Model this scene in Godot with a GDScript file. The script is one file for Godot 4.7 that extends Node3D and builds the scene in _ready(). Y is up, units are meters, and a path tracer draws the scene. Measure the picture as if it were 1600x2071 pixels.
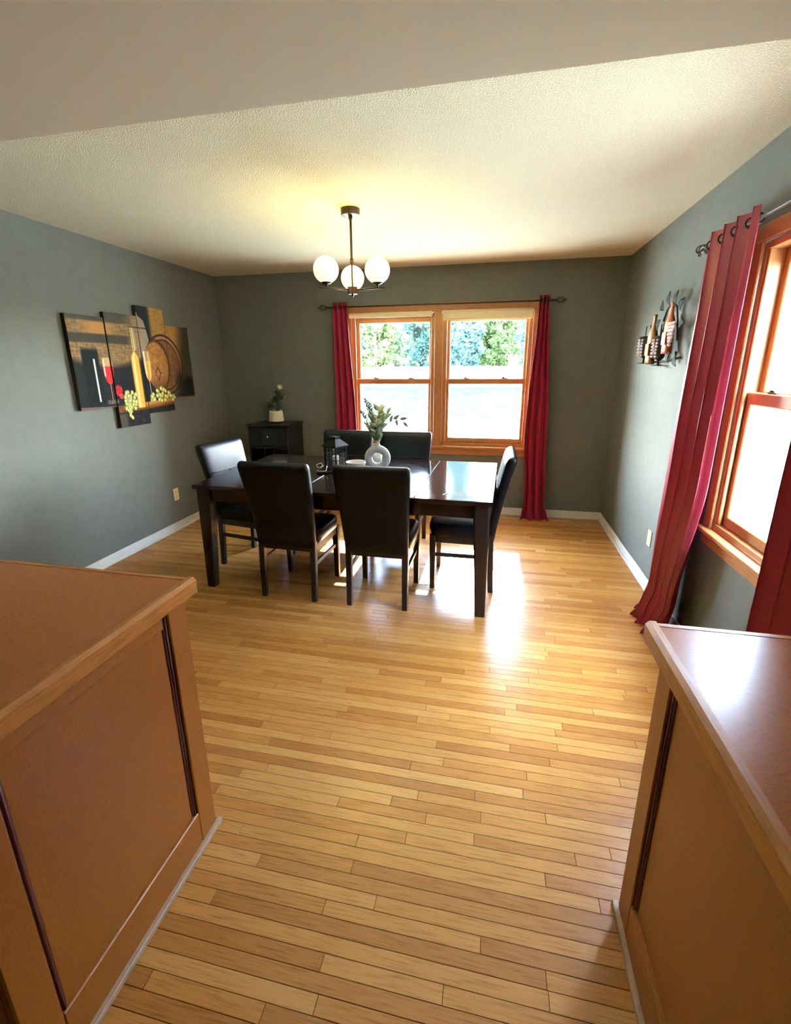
extends Node3D
# A dining room seen from the kitchen: x to the right, y up, the window wall at z = 0, the kitchen towards +z.

const W := 4.068      # width of the room
const H := 2.44       # ceiling height
const REAR := 6.6     # rear wall of the kitchen
const T := 0.16       # wall thickness

var M := {}
var taken := {}
var rng := RandomNumberGenerator.new()


# ---------------------------------------------------------------- geometry
class G:
	var st := SurfaceTool.new()
	var xf := Transform3D.IDENTITY

	func _init() -> void:
		st.begin(Mesh.PRIMITIVE_TRIANGLES)

	# a closed shape given as triangles; turned outward by its signed volume
	func emit(t: PackedVector3Array, smooth: bool) -> void:
		var c := Vector3.ZERO
		for p in t:
			c += p
		c /= max(1, t.size())
		var vol := 0.0
		for i in range(0, t.size(), 3):
			vol += (t[i] - c).dot((t[i + 1] - c).cross(t[i + 2] - c))
		st.set_smooth_group(0 if smooth else -1)
		for i in range(0, t.size(), 3):
			var order := [0, 2, 1] if vol > 0.0 else [0, 1, 2]
			for k in order:
				st.add_vertex(xf * t[i + k])

	func box(c: Vector3, s: Vector3, b := 0.0, turn := Basis.IDENTITY) -> void:
		var h := s / 2.0
		b = min(b, min(h.x, min(h.y, h.z)) * 0.9)
		var t := PackedVector3Array()
		var pt := func(sx, sy, sz, axis) -> Vector3:
			var v := Vector3(sx * (h.x - b), sy * (h.y - b), sz * (h.z - b))
			if axis == 0: v.x = sx * h.x
			if axis == 1: v.y = sy * h.y
			if axis == 2: v.z = sz * h.z
			return v
		var add := func(pts: Array) -> void:
			var mid := Vector3.ZERO
			for p in pts:
				mid += p
			mid /= pts.size()
			var n: Vector3 = (pts[1] - pts[0]).cross(pts[2] - pts[0])
			if n.dot(mid) < 0.0:
				pts.reverse()
			for i in range(1, pts.size() - 1):
				for p in [pts[0], pts[i], pts[i + 1]]:
					t.append(c + turn * p)
		for axis in 3:
			for s1 in [-1, 1]:
				var quad := []
				for k in [[-1, -1], [1, -1], [1, 1], [-1, 1]]:
					var sg := [0, 0, 0]
					sg[axis] = s1
					sg[(axis + 1) % 3] = k[0]
					sg[(axis + 2) % 3] = k[1]
					quad.append(pt.call(sg[0], sg[1], sg[2], axis))
				add.call(quad)
		if b > 0.0:
			for axis in 3:
				var u := (axis + 1) % 3
				var w := (axis + 2) % 3
				for su in [-1, 1]:
					for sw in [-1, 1]:
						var a := [0, 0, 0]
						a[u] = su
						a[w] = sw
						a[axis] = -1
						var e := a.duplicate()
						e[axis] = 1
						add.call([pt.call(a[0], a[1], a[2], u), pt.call(e[0], e[1], e[2], u), pt.call(e[0], e[1], e[2], w), pt.call(a[0], a[1], a[2], w)])
			for sx in [-1, 1]:
				for sy in [-1, 1]:
					for sz in [-1, 1]:
						add.call([pt.call(sx, sy, sz, 0), pt.call(sx, sy, sz, 1), pt.call(sx, sy, sz, 2)])
		emit(t, false)

	# box from corner to corner
	func span(a: Vector3, b: Vector3, bevel := 0.0) -> void:
		box((a + b) / 2.0, (b - a).abs(), bevel)

	# rings of equal length, closed round, capped at both ends (or joined into a loop)
	func loft(rings: Array, smooth := true, looped := false, caps := true) -> void:
		var t := PackedVector3Array()
		var n: int = rings[0].size()
		var m := rings.size()
		for i in (m if looped else m - 1):
			var a: PackedVector3Array = rings[i]
			var b: PackedVector3Array = rings[(i + 1) % m]
			for k in n:
				var l := (k + 1) % n
				t.append_array([a[k], b[k], b[l], a[k], b[l], a[l]])
		if not looped and caps:
			for end in 2:
				var r: PackedVector3Array = rings[0] if end == 0 else rings[m - 1]
				var c := Vector3.ZERO
				for p in r:
					c += p
				c /= n
				for k in n:
					var l := (k + 1) % n
					if end == 0:
						t.append_array([c, r[k], r[l]])
					else:
						t.append_array([c, r[l], r[k]])
		emit(t, smooth)

	func lathe(profile: Array, o := Vector3.ZERO, segs := 24, smooth := true, turn := Basis.IDENTITY) -> void:
		var rings := []
		for p in profile:
			var r := PackedVector3Array()
			for k in segs:
				var a: float = TAU * k / segs
				r.append(o + turn * Vector3(cos(a) * p[0], p[1], sin(a) * p[0]))
			rings.append(r)
		loft(rings, smooth)

	func tube(path: Array, radii, sides := 8, looped := false) -> void:
		var rings := []
		var n := path.size()
		var side := Vector3.ZERO
		for i in n:
			var d: Vector3
			if looped:
				d = (path[(i + 1) % n] - path[(i + n - 1) % n]).normalized()
			else:
				d = (path[min(i + 1, n - 1)] - path[max(i - 1, 0)]).normalized()
			if side == Vector3.ZERO:
				side = d.cross(Vector3.UP if absf(d.y) < 0.9 else Vector3.RIGHT).normalized()
			else:
				side = (side - d * side.dot(d)).normalized()
			var up := d.cross(side)
			var rad: float = radii[i] if radii is Array else radii
			var r := PackedVector3Array()
			for k in sides:
				var a := TAU * k / sides
				r.append(path[i] + side * cos(a) * rad + up * sin(a) * rad)
			rings.append(r)
		loft(rings, true, looped)

	# a bar of rectangular section between two points, with end sizes; "up" fixes the turn
	func bar(a: Vector3, b: Vector3, sa: Vector2, sb: Vector2, up := Vector3.FORWARD, smooth := false) -> void:
		var d := (b - a).normalized()
		var u := up.cross(d).normalized()
		var v := d.cross(u)
		var rings := []
		for e in [[a, sa], [b, sb]]:
			var r := PackedVector3Array()
			var c: float = min(e[1].x, e[1].y) * 0.12
			var hx: float = e[1].x / 2
			var hy: float = e[1].y / 2
			for k in [[hx - c, hy], [hx, hy - c], [hx, -hy + c], [hx - c, -hy], [-hx + c, -hy], [-hx, -hy + c], [-hx, hy - c], [-hx + c, hy]]:
				r.append(e[0] + u * k[0] + v * k[1])
			rings.append(r)
		loft(rings, smooth)

	func ball(c: Vector3, r, segs := 16, rows := 10) -> void:
		var rr: Vector3 = r if r is Vector3 else Vector3.ONE * r
		var rings := []
		for i in rows + 1:
			var a := lerpf(-PI / 2 + 0.03, PI / 2 - 0.03, float(i) / rows)
			var ring := PackedVector3Array()
			for k in segs:
				var b := TAU * k / segs
				ring.append(c + Vector3(cos(a) * cos(b), sin(a), cos(a) * sin(b)) * rr)
			rings.append(ring)
		loft(rings)

	# a leaf with a fold along the middle: from base towards tip, n is the way its face points
	func leaf(base: Vector3, dir: Vector3, n: Vector3, length: float, wide: float, droop := 0.0, thick := 0.0012) -> void:
		var d := dir.normalized()
		var s := d.cross(n).normalized()
		var up := s.cross(d).normalized()
		var rings := []
		var prof := [0.05, 0.55, 0.95, 1.0, 0.8, 0.45, 0.04]
		for i in prof.size():
			var u := float(i) / (prof.size() - 1)
			var c := base + d * length * u - up * droop * length * u * u
			var w: float = prof[i] * wide / 2
			var r := PackedVector3Array()
			r.append(c - s * w + up * w * 0.25)
			r.append(c + up * thick)
			r.append(c + s * w + up * w * 0.25)
			r.append(c - up * thick)
			rings.append(r)
		loft(rings)

	func mesh() -> ArrayMesh:
		st.generate_normals()
		return st.commit()


# ---------------------------------------------------------------- naming
func numbered(called: String) -> String:
	var n: int = taken.get(called, -1) + 1
	taken[called] = n
	return called if n == 0 else "%s_%03d" % [called, n]

func put(g, called: String, mat: Material, parent: Node = null) -> MeshInstance3D:
	var o := MeshInstance3D.new()
	o.mesh = g.mesh() if g is G else g
	if mat:
		o.material_override = mat
	o.cast_shadow = GeometryInstance3D.SHADOW_CASTING_SETTING_ON
	if parent == null:
		o.name = numbered(called)
		add_child(o)
	else:
		o.name = called
		parent.add_child(o, true)
	return o

func tag(o: Node, label := "", category := "", group := "", kind := "") -> Node:
	if label: o.set_meta("label", label)
	if category: o.set_meta("category", category)
	if group: o.set_meta("group", group)
	if kind: o.set_meta("kind", kind)
	return o

func thing(called: String, label: String, category: String, at := Vector3.ZERO, turn := 0.0, group := "") -> Node3D:
	var o := Node3D.new()
	o.name = numbered(called)
	add_child(o)
	o.position = at
	o.rotation.y = turn
	tag(o, label, category, group)
	return o

func base(called: String, at := Vector3.ZERO, turn := 0.0) -> Node3D:   # a piece of the setting with parts
	var o := Node3D.new()
	o.name = called
	add_child(o)
	o.position = at
	o.rotation.y = turn
	o.set_meta("kind", "structure")
	return o

func struct(called: String, g: G, mat: Material) -> MeshInstance3D:
	var o := put(g, called, mat)
	o.set_meta("kind", "structure")
	return o

func copy(o: Node3D, label: String, at: Vector3, turn := 0.0) -> Node3D:
	var c: Node3D = o.duplicate()
	var plain := String(o.name)
	c.name = numbered(plain)
	add_child(c)
	c.position = at
	c.rotation.y = turn
	c.set_meta("label", label)
	return c


# ---------------------------------------------------------------- materials
func srgb(r: float, g: float, b: float) -> Color:
	return Color(r / 255.0, g / 255.0, b / 255.0)

func plain(c: Color, rough := 0.6, metal := 0.0, spec := 0.5) -> StandardMaterial3D:
	var m := StandardMaterial3D.new()
	m.albedo_color = c
	m.roughness = rough
	m.metallic = metal
	m.metallic_specular = spec
	return m

func noise_image(size: int, freq: float, oct: int, sd: int, kind := FastNoiseLite.TYPE_SIMPLEX_SMOOTH) -> Image:
	var n := FastNoiseLite.new()
	n.noise_type = kind
	n.seed = sd
	n.frequency = freq
	n.fractal_octaves = oct
	n.fractal_type = FastNoiseLite.FRACTAL_FBM
	var im := n.get_seamless_image(size, size)
	im.convert(Image.FORMAT_L8)
	return im

# colours of a gradient laid over a grey image
func ramp(im: Image, stops: Array) -> ImageTexture:
	var data := im.get_data()
	var grad := Gradient.new()
	grad.offsets = PackedFloat32Array(stops.map(func(s): return s[0]))
	grad.colors = PackedColorArray(stops.map(func(s): return s[1]))
	var table := []
	for i in 256:
		table.append(grad.sample(i / 255.0))
	var out := PackedByteArray()
	out.resize(data.size() * 3)
	for i in data.size():
		var c: Color = table[data[i]]
		out[i * 3] = c.r8
		out[i * 3 + 1] = c.g8
		out[i * 3 + 2] = c.b8
	var o := Image.create_from_data(im.get_width(), im.get_height(), false, Image.FORMAT_RGB8, out)
	o.generate_mipmaps()
	return ImageTexture.create_from_image(o)

func tri(m: StandardMaterial3D, tex: Texture2D, scale: Vector3, world := false, offset := Vector3.ZERO) -> StandardMaterial3D:
	m.albedo_texture = tex
	m.uv1_triplanar = true
	m.uv1_world_triplanar = world
	m.uv1_scale = scale
	m.uv1_offset = offset
	m.uv1_triplanar_sharpness = 8.0
	return m

func relief(m: StandardMaterial3D, tex: Texture2D, cm: float) -> StandardMaterial3D:
	m.heightmap_enabled = true
	m.heightmap_texture = tex
	m.heightmap_scale = cm
	return m

func make_materials() -> void:
	var grain_im := noise_image(512, 0.035, 5, 7)
	var fine_im := noise_image(512, 0.11, 4, 21)
	var grain := ramp(grain_im, [[0.0, Color(0.74, 0.66, 0.57)], [0.3, Color(0.90, 0.86, 0.82)], [0.55, Color(0.965, 0.95, 0.93)], [1.0, Color(1, 1, 1)]])
	var fine := ramp(fine_im, [[0.0, Color(0.74, 0.70, 0.66)], [0.45, Color(0.93, 0.92, 0.90)], [1.0, Color(1, 1, 1)]])
	var bump := ImageTexture.create_from_image(fine_im)
	var pop_im := noise_image(1024, 0.05, 3, 5, FastNoiseLite.TYPE_CELLULAR)
	var pop := ImageTexture.create_from_image(pop_im)
	var board := ramp(grain_im, [[0.0, Color(0.80, 0.73, 0.65)], [0.25, Color(0.91, 0.88, 0.84)], [0.45, Color(0.965, 0.955, 0.94)], [1.0, Color(1, 1, 1)]])
	M.grain = grain
	M.fine = fine
	M.bump = bump
	# floor boards: eight tones of the same varnished oak
	var tones := [[184, 127, 63], [177, 119, 57], [189, 134, 70], [165, 107, 49], [181, 124, 61], [194, 140, 77], [172, 114, 55], [186, 130, 66]]
	M.plank = []
	for i in tones.size():
		var m := plain(srgb(tones[i][0], tones[i][1], tones[i][2]), 0.27, 0.0, 0.5)
		tri(m, board, Vector3(0.35, 6.0, 8.0), true, Vector3(0.137 * i, 0.0, 0.311 * i + 0.05))
		m.resource_name = "varnished_oak_%d" % i
		M.plank.append(m)
	M.subfloor = plain(srgb(70, 44, 24), 0.9)
	M.wall = relief(tri(plain(srgb(109, 113, 105), 0.75, 0.0, 0.4), ramp(noise_image(256, 0.02, 3, 3), [[0.0, Color(0.95, 0.95, 0.95)], [1.0, Color(1, 1, 1)]]), Vector3.ONE * 1.3, true), bump, 0.03)
	M.ceiling = relief(tri(plain(srgb(249, 245, 224), 0.95, 0.0, 0.2), ramp(pop_im, [[0.0, Color(0.86, 0.86, 0.85)], [0.5, Color(0.97, 0.97, 0.96)], [1.0, Color(1, 1, 1)]]), Vector3.ONE * 3.0, true), pop, 0.32)
	M.soffit = plain(srgb(246, 242, 220), 0.8, 0.0, 0.3)
	M.white_trim = plain(srgb(226, 226, 220), 0.45)
	# golden oak of the windows and cabinets: grain along x, y and z
	var oak := srgb(168, 114, 62)
	M.oak_x = tri(plain(oak, 0.38), grain, Vector3(0.5, 8, 8), true)
	M.oak_y = tri(plain(oak, 0.38), grain, Vector3(8, 0.5, 8), true)
	M.oak_z = tri(plain(oak, 0.38), grain, Vector3(8, 8, 0.5), true)
	M.nosing_x = tri(plain(srgb(188, 122, 50), 0.42), grain, Vector3(0.5, 8, 8), true)
	M.nosing_z = tri(plain(srgb(188, 122, 50), 0.42), grain, Vector3(8, 8, 0.5), true)
	var cab := srgb(162, 96, 30)
	M.cab_y = tri(plain(cab, 0.42), fine, Vector3(9, 0.7, 9), true)
	M.cab_z = tri(plain(cab, 0.42), fine, Vector3(9, 9, 0.7), true)
	M.cab_x = tri(plain(cab, 0.42), fine, Vector3(0.7, 9, 9), true)
	M.bead = plain(srgb(88, 36, 38), 0.4)
	M.shoe = tri(plain(srgb(186, 156, 128), 0.5), fine, Vector3(9, 9, 1), true)
	M.counter = tri(plain(srgb(180, 108, 48), 0.27, 0.0, 0.5), fine, Vector3(0.8, 4, 6), true)
	M.glass = plain(Color(0.9, 0.97, 0.95, 0.004), 0.02)
	M.glass.transparency = BaseMaterial3D.TRANSPARENCY_ALPHA
	M.shade = plain(srgb(236, 222, 184), 0.7)
	M.shade.backlight_enabled = true
	M.shade.backlight = Color(0.35, 0.32, 0.25)
	M.brass_dark = plain(srgb(74, 64, 50), 0.42, 0.85)
	M.rod = plain(srgb(62, 54, 48), 0.5, 0.7)
	M.curtain = plain(srgb(150, 34, 58), 0.36, 0.0, 0.6)
	M.curtain.rim_enabled = true
	M.curtain.rim = 0.5
	M.curtain.rim_tint = 0.8
	tri(M.curtain, fine, Vector3(30, 2, 30))
	M.lining = plain(srgb(150, 160, 160), 0.8)
	M.espresso = tri(plain(srgb(34, 27, 27), 0.11, 0.0, 0.5), grain, Vector3(1.0, 9, 9))
	M.espresso_leg = tri(plain(srgb(34, 26, 26), 0.3, 0.0, 0.5), grain, Vector3(9, 1.0, 9))
	M.black_wood = plain(srgb(13, 13, 19), 0.35)
	M.leather = relief(plain(srgb(8, 10, 18), 0.34, 0.0, 0.36), bump, 0.02)
	M.leather.uv1_triplanar = true
	M.leather.uv1_scale = Vector3.ONE * 7
	M.stitch = plain(srgb(12, 13, 16), 0.5)
	M.black_metal = plain(srgb(20, 22, 26), 0.35, 0.6)
	M.wax = plain(srgb(240, 236, 224), 0.5)
	M.wax.subsurf_scatter_enabled = true
	M.wax.subsurf_scatter_strength = 0.3
	M.ceramic = plain(srgb(232, 236, 238), 0.25)
	M.vase = plain(srgb(186, 196, 210), 0.55)
	M.wire = plain(srgb(225, 225, 222), 0.25, 0.9)
	M.leaf_a = plain(srgb(186, 202, 180), 0.55)
	M.leaf_b = plain(srgb(204, 216, 184), 0.55)
	M.leaf_c = plain(srgb(172, 194, 178), 0.55)
	for k in ["leaf_a", "leaf_b", "leaf_c"]:
		M[k].backlight_enabled = true
		M[k].backlight = Color(0.55, 0.62, 0.5)
	M.leaf_d = plain(srgb(128, 150, 138), 0.6)
	M.twig = plain(srgb(104, 96, 78), 0.7)
	M.plastic_ivory = plain(srgb(226, 212, 170), 0.4)
	M.slot = plain(srgb(60, 54, 44), 0.6)
	M.pot = plain(srgb(222, 216, 190), 0.5)
	M.pot_foot = plain(srgb(88, 84, 80), 0.6)
	M.succulent = plain(srgb(66, 88, 78), 0.5)
	M.succulent_pale = plain(srgb(120, 134, 122), 0.5)
	M.bloom = plain(srgb(196, 200, 170), 0.6)
	M.bronze = plain(srgb(116, 86, 50), 0.5, 0.8)
	M.copper = plain(srgb(164, 90, 60), 0.5, 0.7)
	M.pewter = plain(srgb(70, 64, 70), 0.5, 0.8)
	M.dark_green_metal = plain(srgb(30, 36, 28), 0.75, 0.0, 0.3)
	M.bead_white = plain(srgb(236, 226, 236), 0.3)
	M.globe = plain(Color(1, 0.97, 0.9), 0.3)
	M.globe.emission_enabled = true
	M.globe.emission = Color(1.0, 0.93, 0.72)
	M.globe.emission_energy_multiplier = 1.15
	M.lawn = tri(plain(srgb(33, 39, 39), 0.95, 0.0, 0.1), ramp(noise_image(256, 0.03, 5, 9), [[0.0, Color(0.6, 0.66, 0.55)], [0.5, Color(0.9, 0.92, 0.85)], [1.0, Color(1, 1, 1)]]), Vector3.ONE * 0.12, true)
	M.concrete = tri(plain(srgb(212, 212, 200), 0.9, 0.0, 0.2), ramp(noise_image(256, 0.04, 5, 19), [[0.0, Color(0.85, 0.85, 0.84)], [1.0, Color(1, 1, 1)]]), Vector3.ONE * 0.3, true)
	M.paving = plain(srgb(176, 174, 164), 0.9, 0.0, 0.2)
	M.vinyl = plain(srgb(236, 240, 240), 0.5)
	M.bark = plain(srgb(92, 78, 66), 0.9)
	M.foliage = []
	for c in [[44, 70, 46], [42, 64, 62], [66, 80, 44], [46, 68, 70]]:  # the bluish tones put distant haze into the leaf colour
		var f := plain(srgb(c[0], c[1], c[2]), 0.8, 0.0, 0.2)
		f.backlight_enabled = true
		f.backlight = Color(0.3, 0.36, 0.26)
		M.foliage.append(f)
	for m in [M.lawn, M.concrete, M.paving] + M.foliage:
		m.specular_mode = BaseMaterial3D.SPECULAR_DISABLED
	M.siding = plain(srgb(150, 138, 122), 0.8)
	M.roofing = plain(srgb(120, 112, 108), 0.9)


# ---------------------------------------------------------------- the picture printed over the four canvases
func blend(c: Color, d: Color, a: float) -> Color:
	return c.lerp(d, clampf(a, 0.0, 1.0))

func in_box(v: float, a: float, b: float, soft: float) -> float:
	return smoothstep(a - soft, a + soft, v) * (1.0 - smoothstep(b - soft, b + soft, v))

func print_picture() -> ImageTexture:
	var w := 556
	var h := 400
	var sx := 1.335
	var sy := 0.963
	var n := FastNoiseLite.new()
	n.seed = 4
	n.frequency = 1.0
	var im := Image.create(w, h, false, Image.FORMAT_RGB8)
	var r := RandomNumberGenerator.new()
	r.seed = 12
	var grapes := []
	for i in 34:
		var u := r.randf()
		grapes.append([0.43 + r.randf() * 0.14 - u * 0.03 * i / 34.0, 0.69 + u * 0.13, 0.017])
	for i in 10:
		grapes.append([0.445 + r.randf() * 0.035, 0.80 + i * 0.0105, 0.014])
	for i in 46:
		var u := r.randf()
		grapes.append([0.72 + u * 0.31, 0.785 - r.randf() * (0.12 - absf(u - 0.45) * 0.16), 0.017])
	for j in h:
		for i in w:
			var s := sx * (i + 0.5) / w
			var t := sy * (j + 0.5) / h
			var g := n.get_noise_2d(s * 60.0, t * 9.0) * 0.5 + n.get_noise_2d(s * 9.0 + 40.0, t * 60.0) * 0.5
			var c := Color(0.10, 0.11, 0.12)
			# sandy wall behind, upper right
			var sand := smoothstep(0.80, 0.86, s) * (1.0 - smoothstep(0.62, 0.95, t + (s - 1.0) * 0.5))
			c = blend(c, Color(0.62, 0.47, 0.25) * (1.0 + g * 0.3), sand * (1.0 - smoothstep(1.16, 1.34, s + t * 0.25) * 0.8))
			# far barrel, its staves and hoops
			var edge := 0.745 + 0.05 * sin(clampf((t - 0.08) / 0.5, 0.0, 1.0) * PI) - 0.05 * (1.0 - smoothstep(0.07, 0.12, t))
			if t > 0.055 and t < 0.5 and s < edge:
				var b := Color(0.50, 0.40, 0.27) * (1.0 + g * 0.5)
				b = blend(b, Color(0.66, 0.48, 0.28), in_box(t, 0.16, 0.25, 0.015) * in_box(s, 0.15, 0.4, 0.08))
				b = blend(b, Color(0.60, 0.56, 0.50), smoothstep(0.60, 0.72, s) * 0.7)
				b = blend(b, Color(0.22, 0.23, 0.21), in_box(t, 0.06, 0.16, 0.01) * (1.0 - smoothstep(0.5, 0.66, s)) * 0.8)
				b = blend(b, Color(0.20, 0.20, 0.18), in_box(t, 0.25, 0.315, 0.008) * (1.0 - smoothstep(0.52, 0.62, s)) * 0.85)
				b = blend(b, Color(0.16, 0.11, 0.09), in_box(t, 0.172, 0.180, 0.003) * smoothstep(0.55, 0.62, s))
				b = blend(b, Color(0.12, 0.11, 0.10), smoothstep(0.40, 0.47, t - 0.05 * sin(s * 5.0)))
				c = b
			# near barrel: rim, hoops and face
			var du := (s - 0.955) / 0.245
			var dv := (t - 0.475) / 0.265
			var rim := sqrt(du * du + dv * dv)
			if rim < 1.0 and s > 0.69:
				var b := Color(0.47, 0.31, 0.19) * (1.0 + g * 0.4)
				b = blend(b, Color(0.24, 0.15, 0.12), in_box(rim, 0.93, 1.0, 0.01))
				b = blend(b, Color(0.26, 0.16, 0.12), in_box(rim, 0.79, 0.84, 0.01))
				b = blend(b, Color(0.62, 0.45, 0.34), in_box(rim, 0.84, 0.92, 0.02) * (1.0 - smoothstep(0.35, 0.5, t)))
				var fu := (s - 0.85) / 0.155
				var fv := (t - 0.48) / 0.21
				var face := sqrt(fu * fu + fv * fv)
				if face < 1.0:
					b = Color(0.62, 0.42, 0.22) * (1.0 + g * 0.45)
					b = blend(b, Color(0.30, 0.18, 0.10), smoothstep(0.9, 1.0, face))
					b = blend(b, Color(0.36, 0.22, 0.13), smoothstep(0.55, 0.68, t) * 0.7)
					b = blend(b, Color(0.18, 0.08, 0.06), in_box(absf(s - 0.855) + absf(t - 0.545) * 0.6, 0.028, 0.036, 0.004))
				else:
					b = blend(b, Color(0.2, 0.13, 0.1), smoothstep(1.0, 1.04, face) * (1.0 - smoothstep(1.04, 1.1, face)))
				b = blend(b, Color(0.10, 0.09, 0.10), smoothstep(1.02, 1.2, s) * smoothstep(0.45, 0.62, t))
				c = b
			# table edge
			var top := 0.775 + 0.012 * sin(s * 4.0)
			if t > top:
				c = Color(0.46, 0.29, 0.13) * (1.0 + g * 0.6)
				c = blend(c, Color(0.74, 0.48, 0.22), in_box(s, 0.52, 1.02, 0.05) * (1.0 - smoothstep(top + 0.01, top + 0.05, t)))
				c = blend(c, Color(0.42, 0.32, 0.28), 1.0 - smoothstep(0.25, 0.36, s))
				c = blend(c, Color(0.13, 0.12, 0.12) * (1.0 + g), smoothstep(top + 0.045, top + 0.065, t))
				c = blend(c, Color(0.40, 0.36, 0.31), smoothstep(top + 0.06, top + 0.08, t) * in_box(s, 0.33, 0.42, 0.02) * 0.6)
			# dark bottle with its pale streak, and the glass of red wine
			c = blend(c, Color(0.06, 0.08, 0.08), in_box(s, 0.08, 0.23, 0.01) * in_box(t, 0.36, 0.76, 0.02))
			c = blend(c, Color(0.86, 0.90, 0.84), in_box(s, 0.176, 0.192, 0.004) * in_box(t, 0.43, 0.745, 0.004))
			var bowl := 0.05 * sqrt(clampf(1.0 - pow((t - 0.50) / 0.12, 2.0), 0.0, 1.0))
			if t > 0.42 and t < 0.62 and absf(s - 0.305) < bowl:
				c = blend(c, Color(0.80, 0.16, 0.18) if t > 0.485 else Color(0.75, 0.62, 0.46), 0.9)
			c = blend(c, Color(0.90, 0.88, 0.76), in_box(s, 0.262, 0.274, 0.004) * in_box(t, 0.43, 0.56, 0.01))
			c = blend(c, Color(0.70, 0.42, 0.40), in_box(s, 0.300, 0.308, 0.003) * in_box(t, 0.61, 0.74, 0.004))
			c = blend(c, Color(0.66, 0.60, 0.50), in_box(s, 0.25, 0.36, 0.01) * in_box(t, 0.738, 0.768, 0.006) * (0.5 + g))
			c = blend(c, Color(0.72, 0.14, 0.16) * (1.0 + g * 0.8), 1.0 - smoothstep(0.035, 0.042, Vector2(s - 0.375, (t - 0.67) * 0.9).length()))
			c = blend(c, Color(0.78, 0.34, 0.28), (1.0 - smoothstep(0.020, 0.026, Vector2(s - 0.395, t - 0.715).length())) * 0.8)
			# clear bottle of white wine
			c = blend(c, Color(0.90, 0.86, 0.66), in_box(s, 0.590, 0.632, 0.005) * in_box(t, 0.18, 0.36, 0.01) * (0.55 + 0.45 * sin(s * 300.0)))
			var half := 0.047 * smoothstep(0.345, 0.42, t)
			if t > 0.345 and t < 0.822 and absf(s - 0.600) < half + 0.003:
				var f := (s - 0.600) / maxf(half, 0.001)
				var b := Color(0.90, 0.68, 0.28)
				b = blend(b, Color(0.97, 0.90, 0.66), 1.0 - smoothstep(0.0, 0.45, absf(f + 0.3)))
				b = blend(b, Color(0.42, 0.28, 0.12), smoothstep(0.82, 0.98, absf(f)))
				c = blend(c, b, 0.95)
			# glass of white wine
			var g2 := 0.043 * sqrt(clampf(1.0 - pow(maxf(t - 0.44, 0.0) / 0.17, 2.0), 0.0, 1.0))
			if t > 0.36 and t < 0.61 and absf(s - 0.735) < g2:
				c = blend(c, Color(0.92, 0.70, 0.26) if t > 0.44 else Color(0.72, 0.58, 0.40), 0.75)
				c = blend(c, Color(0.97, 0.95, 0.84), in_box(s, 0.703, 0.716, 0.004) + 0.7 * in_box(s, 0.752, 0.760, 0.003))
			c = blend(c, Color(0.86, 0.80, 0.70), in_box(s, 0.731, 0.738, 0.002) * in_box(t, 0.60, 0.75, 0.004) * 0.8)
			im.set_pixel(i, j, c.clamp())
	# the grapes, each with its own pale middle
	for b in grapes:
		var rad := int(ceil(b[2] / sx * w)) + 1
		var ci := int(b[0] / sx * w)
		var cj := int(b[1] / sy * h)
		for dj in range(-rad, rad + 1):
			for di in range(-rad, rad + 1):
				var i := ci + di
				var j := cj + dj
				if i < 0 or j < 0 or i >= w or j >= h:
					continue
				var q: float = Vector2(di, dj * 0.85).length() * sx / w / b[2]
				if q < 1.0:
					im.set_pixel(i, j, blend(Color(0.93, 0.93, 0.66), Color(0.52, 0.54, 0.22), smoothstep(0.35, 1.0, q)))
	im.resize(w * 2, h * 2, Image.INTERPOLATE_CUBIC)
	im.generate_mipmaps()
	return ImageTexture.create_from_image(im)

# a stretched canvas on the left wall: z0 is its far edge, z1 its near edge
func canvas(z0: float, z1: float, y0: float, y1: float, picture: StandardMaterial3D, label: String) -> void:
	var o := thing("canvas_print", label, "wall art", Vector3(0.0, y0, (z0 + z1) / 2), 0.0, "four canvas panels on the left wall")
	var g := G.new()
	var d := 0.034
	var hz := (z1 - z0) / 2
	g.box(Vector3(d / 2 - 0.001, (y1 - y0) / 2, 0), Vector3(d - 0.002, y1 - y0, hz * 2), 0.002)
	put(g, "stretcher_frame", plain(srgb(26, 22, 22), 0.7), o)
	var st := SurfaceTool.new()
	st.begin(Mesh.PRIMITIVE_TRIANGLES)
	var corner := [[hz, 0.0], [-hz, 0.0], [-hz, y1 - y0], [hz, y1 - y0]]
	var order := [0, 2, 1, 0, 3, 2]
	# the printed cloth is a thin slab: front, then back
	for face in 2:
		for k in order if face == 0 else [0, 1, 2, 0, 2, 3]:
			var c: Array = corner[k]
			var zz: float = c[0] * 0.997
			st.set_normal(Vector3(1 if face == 0 else -1, 0, 0))
			st.set_uv(Vector2((1.95 - (zz + (z0 + z1) / 2)) / 1.335, (2.016 - (y0 + c[1])) / 0.963))
			st.add_vertex(Vector3(d if face == 0 else d - 0.0015, clampf(c[1], 0.001, y1 - y0 - 0.001), zz))
	put(st.commit(), "printed_canvas", picture, o)


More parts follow.
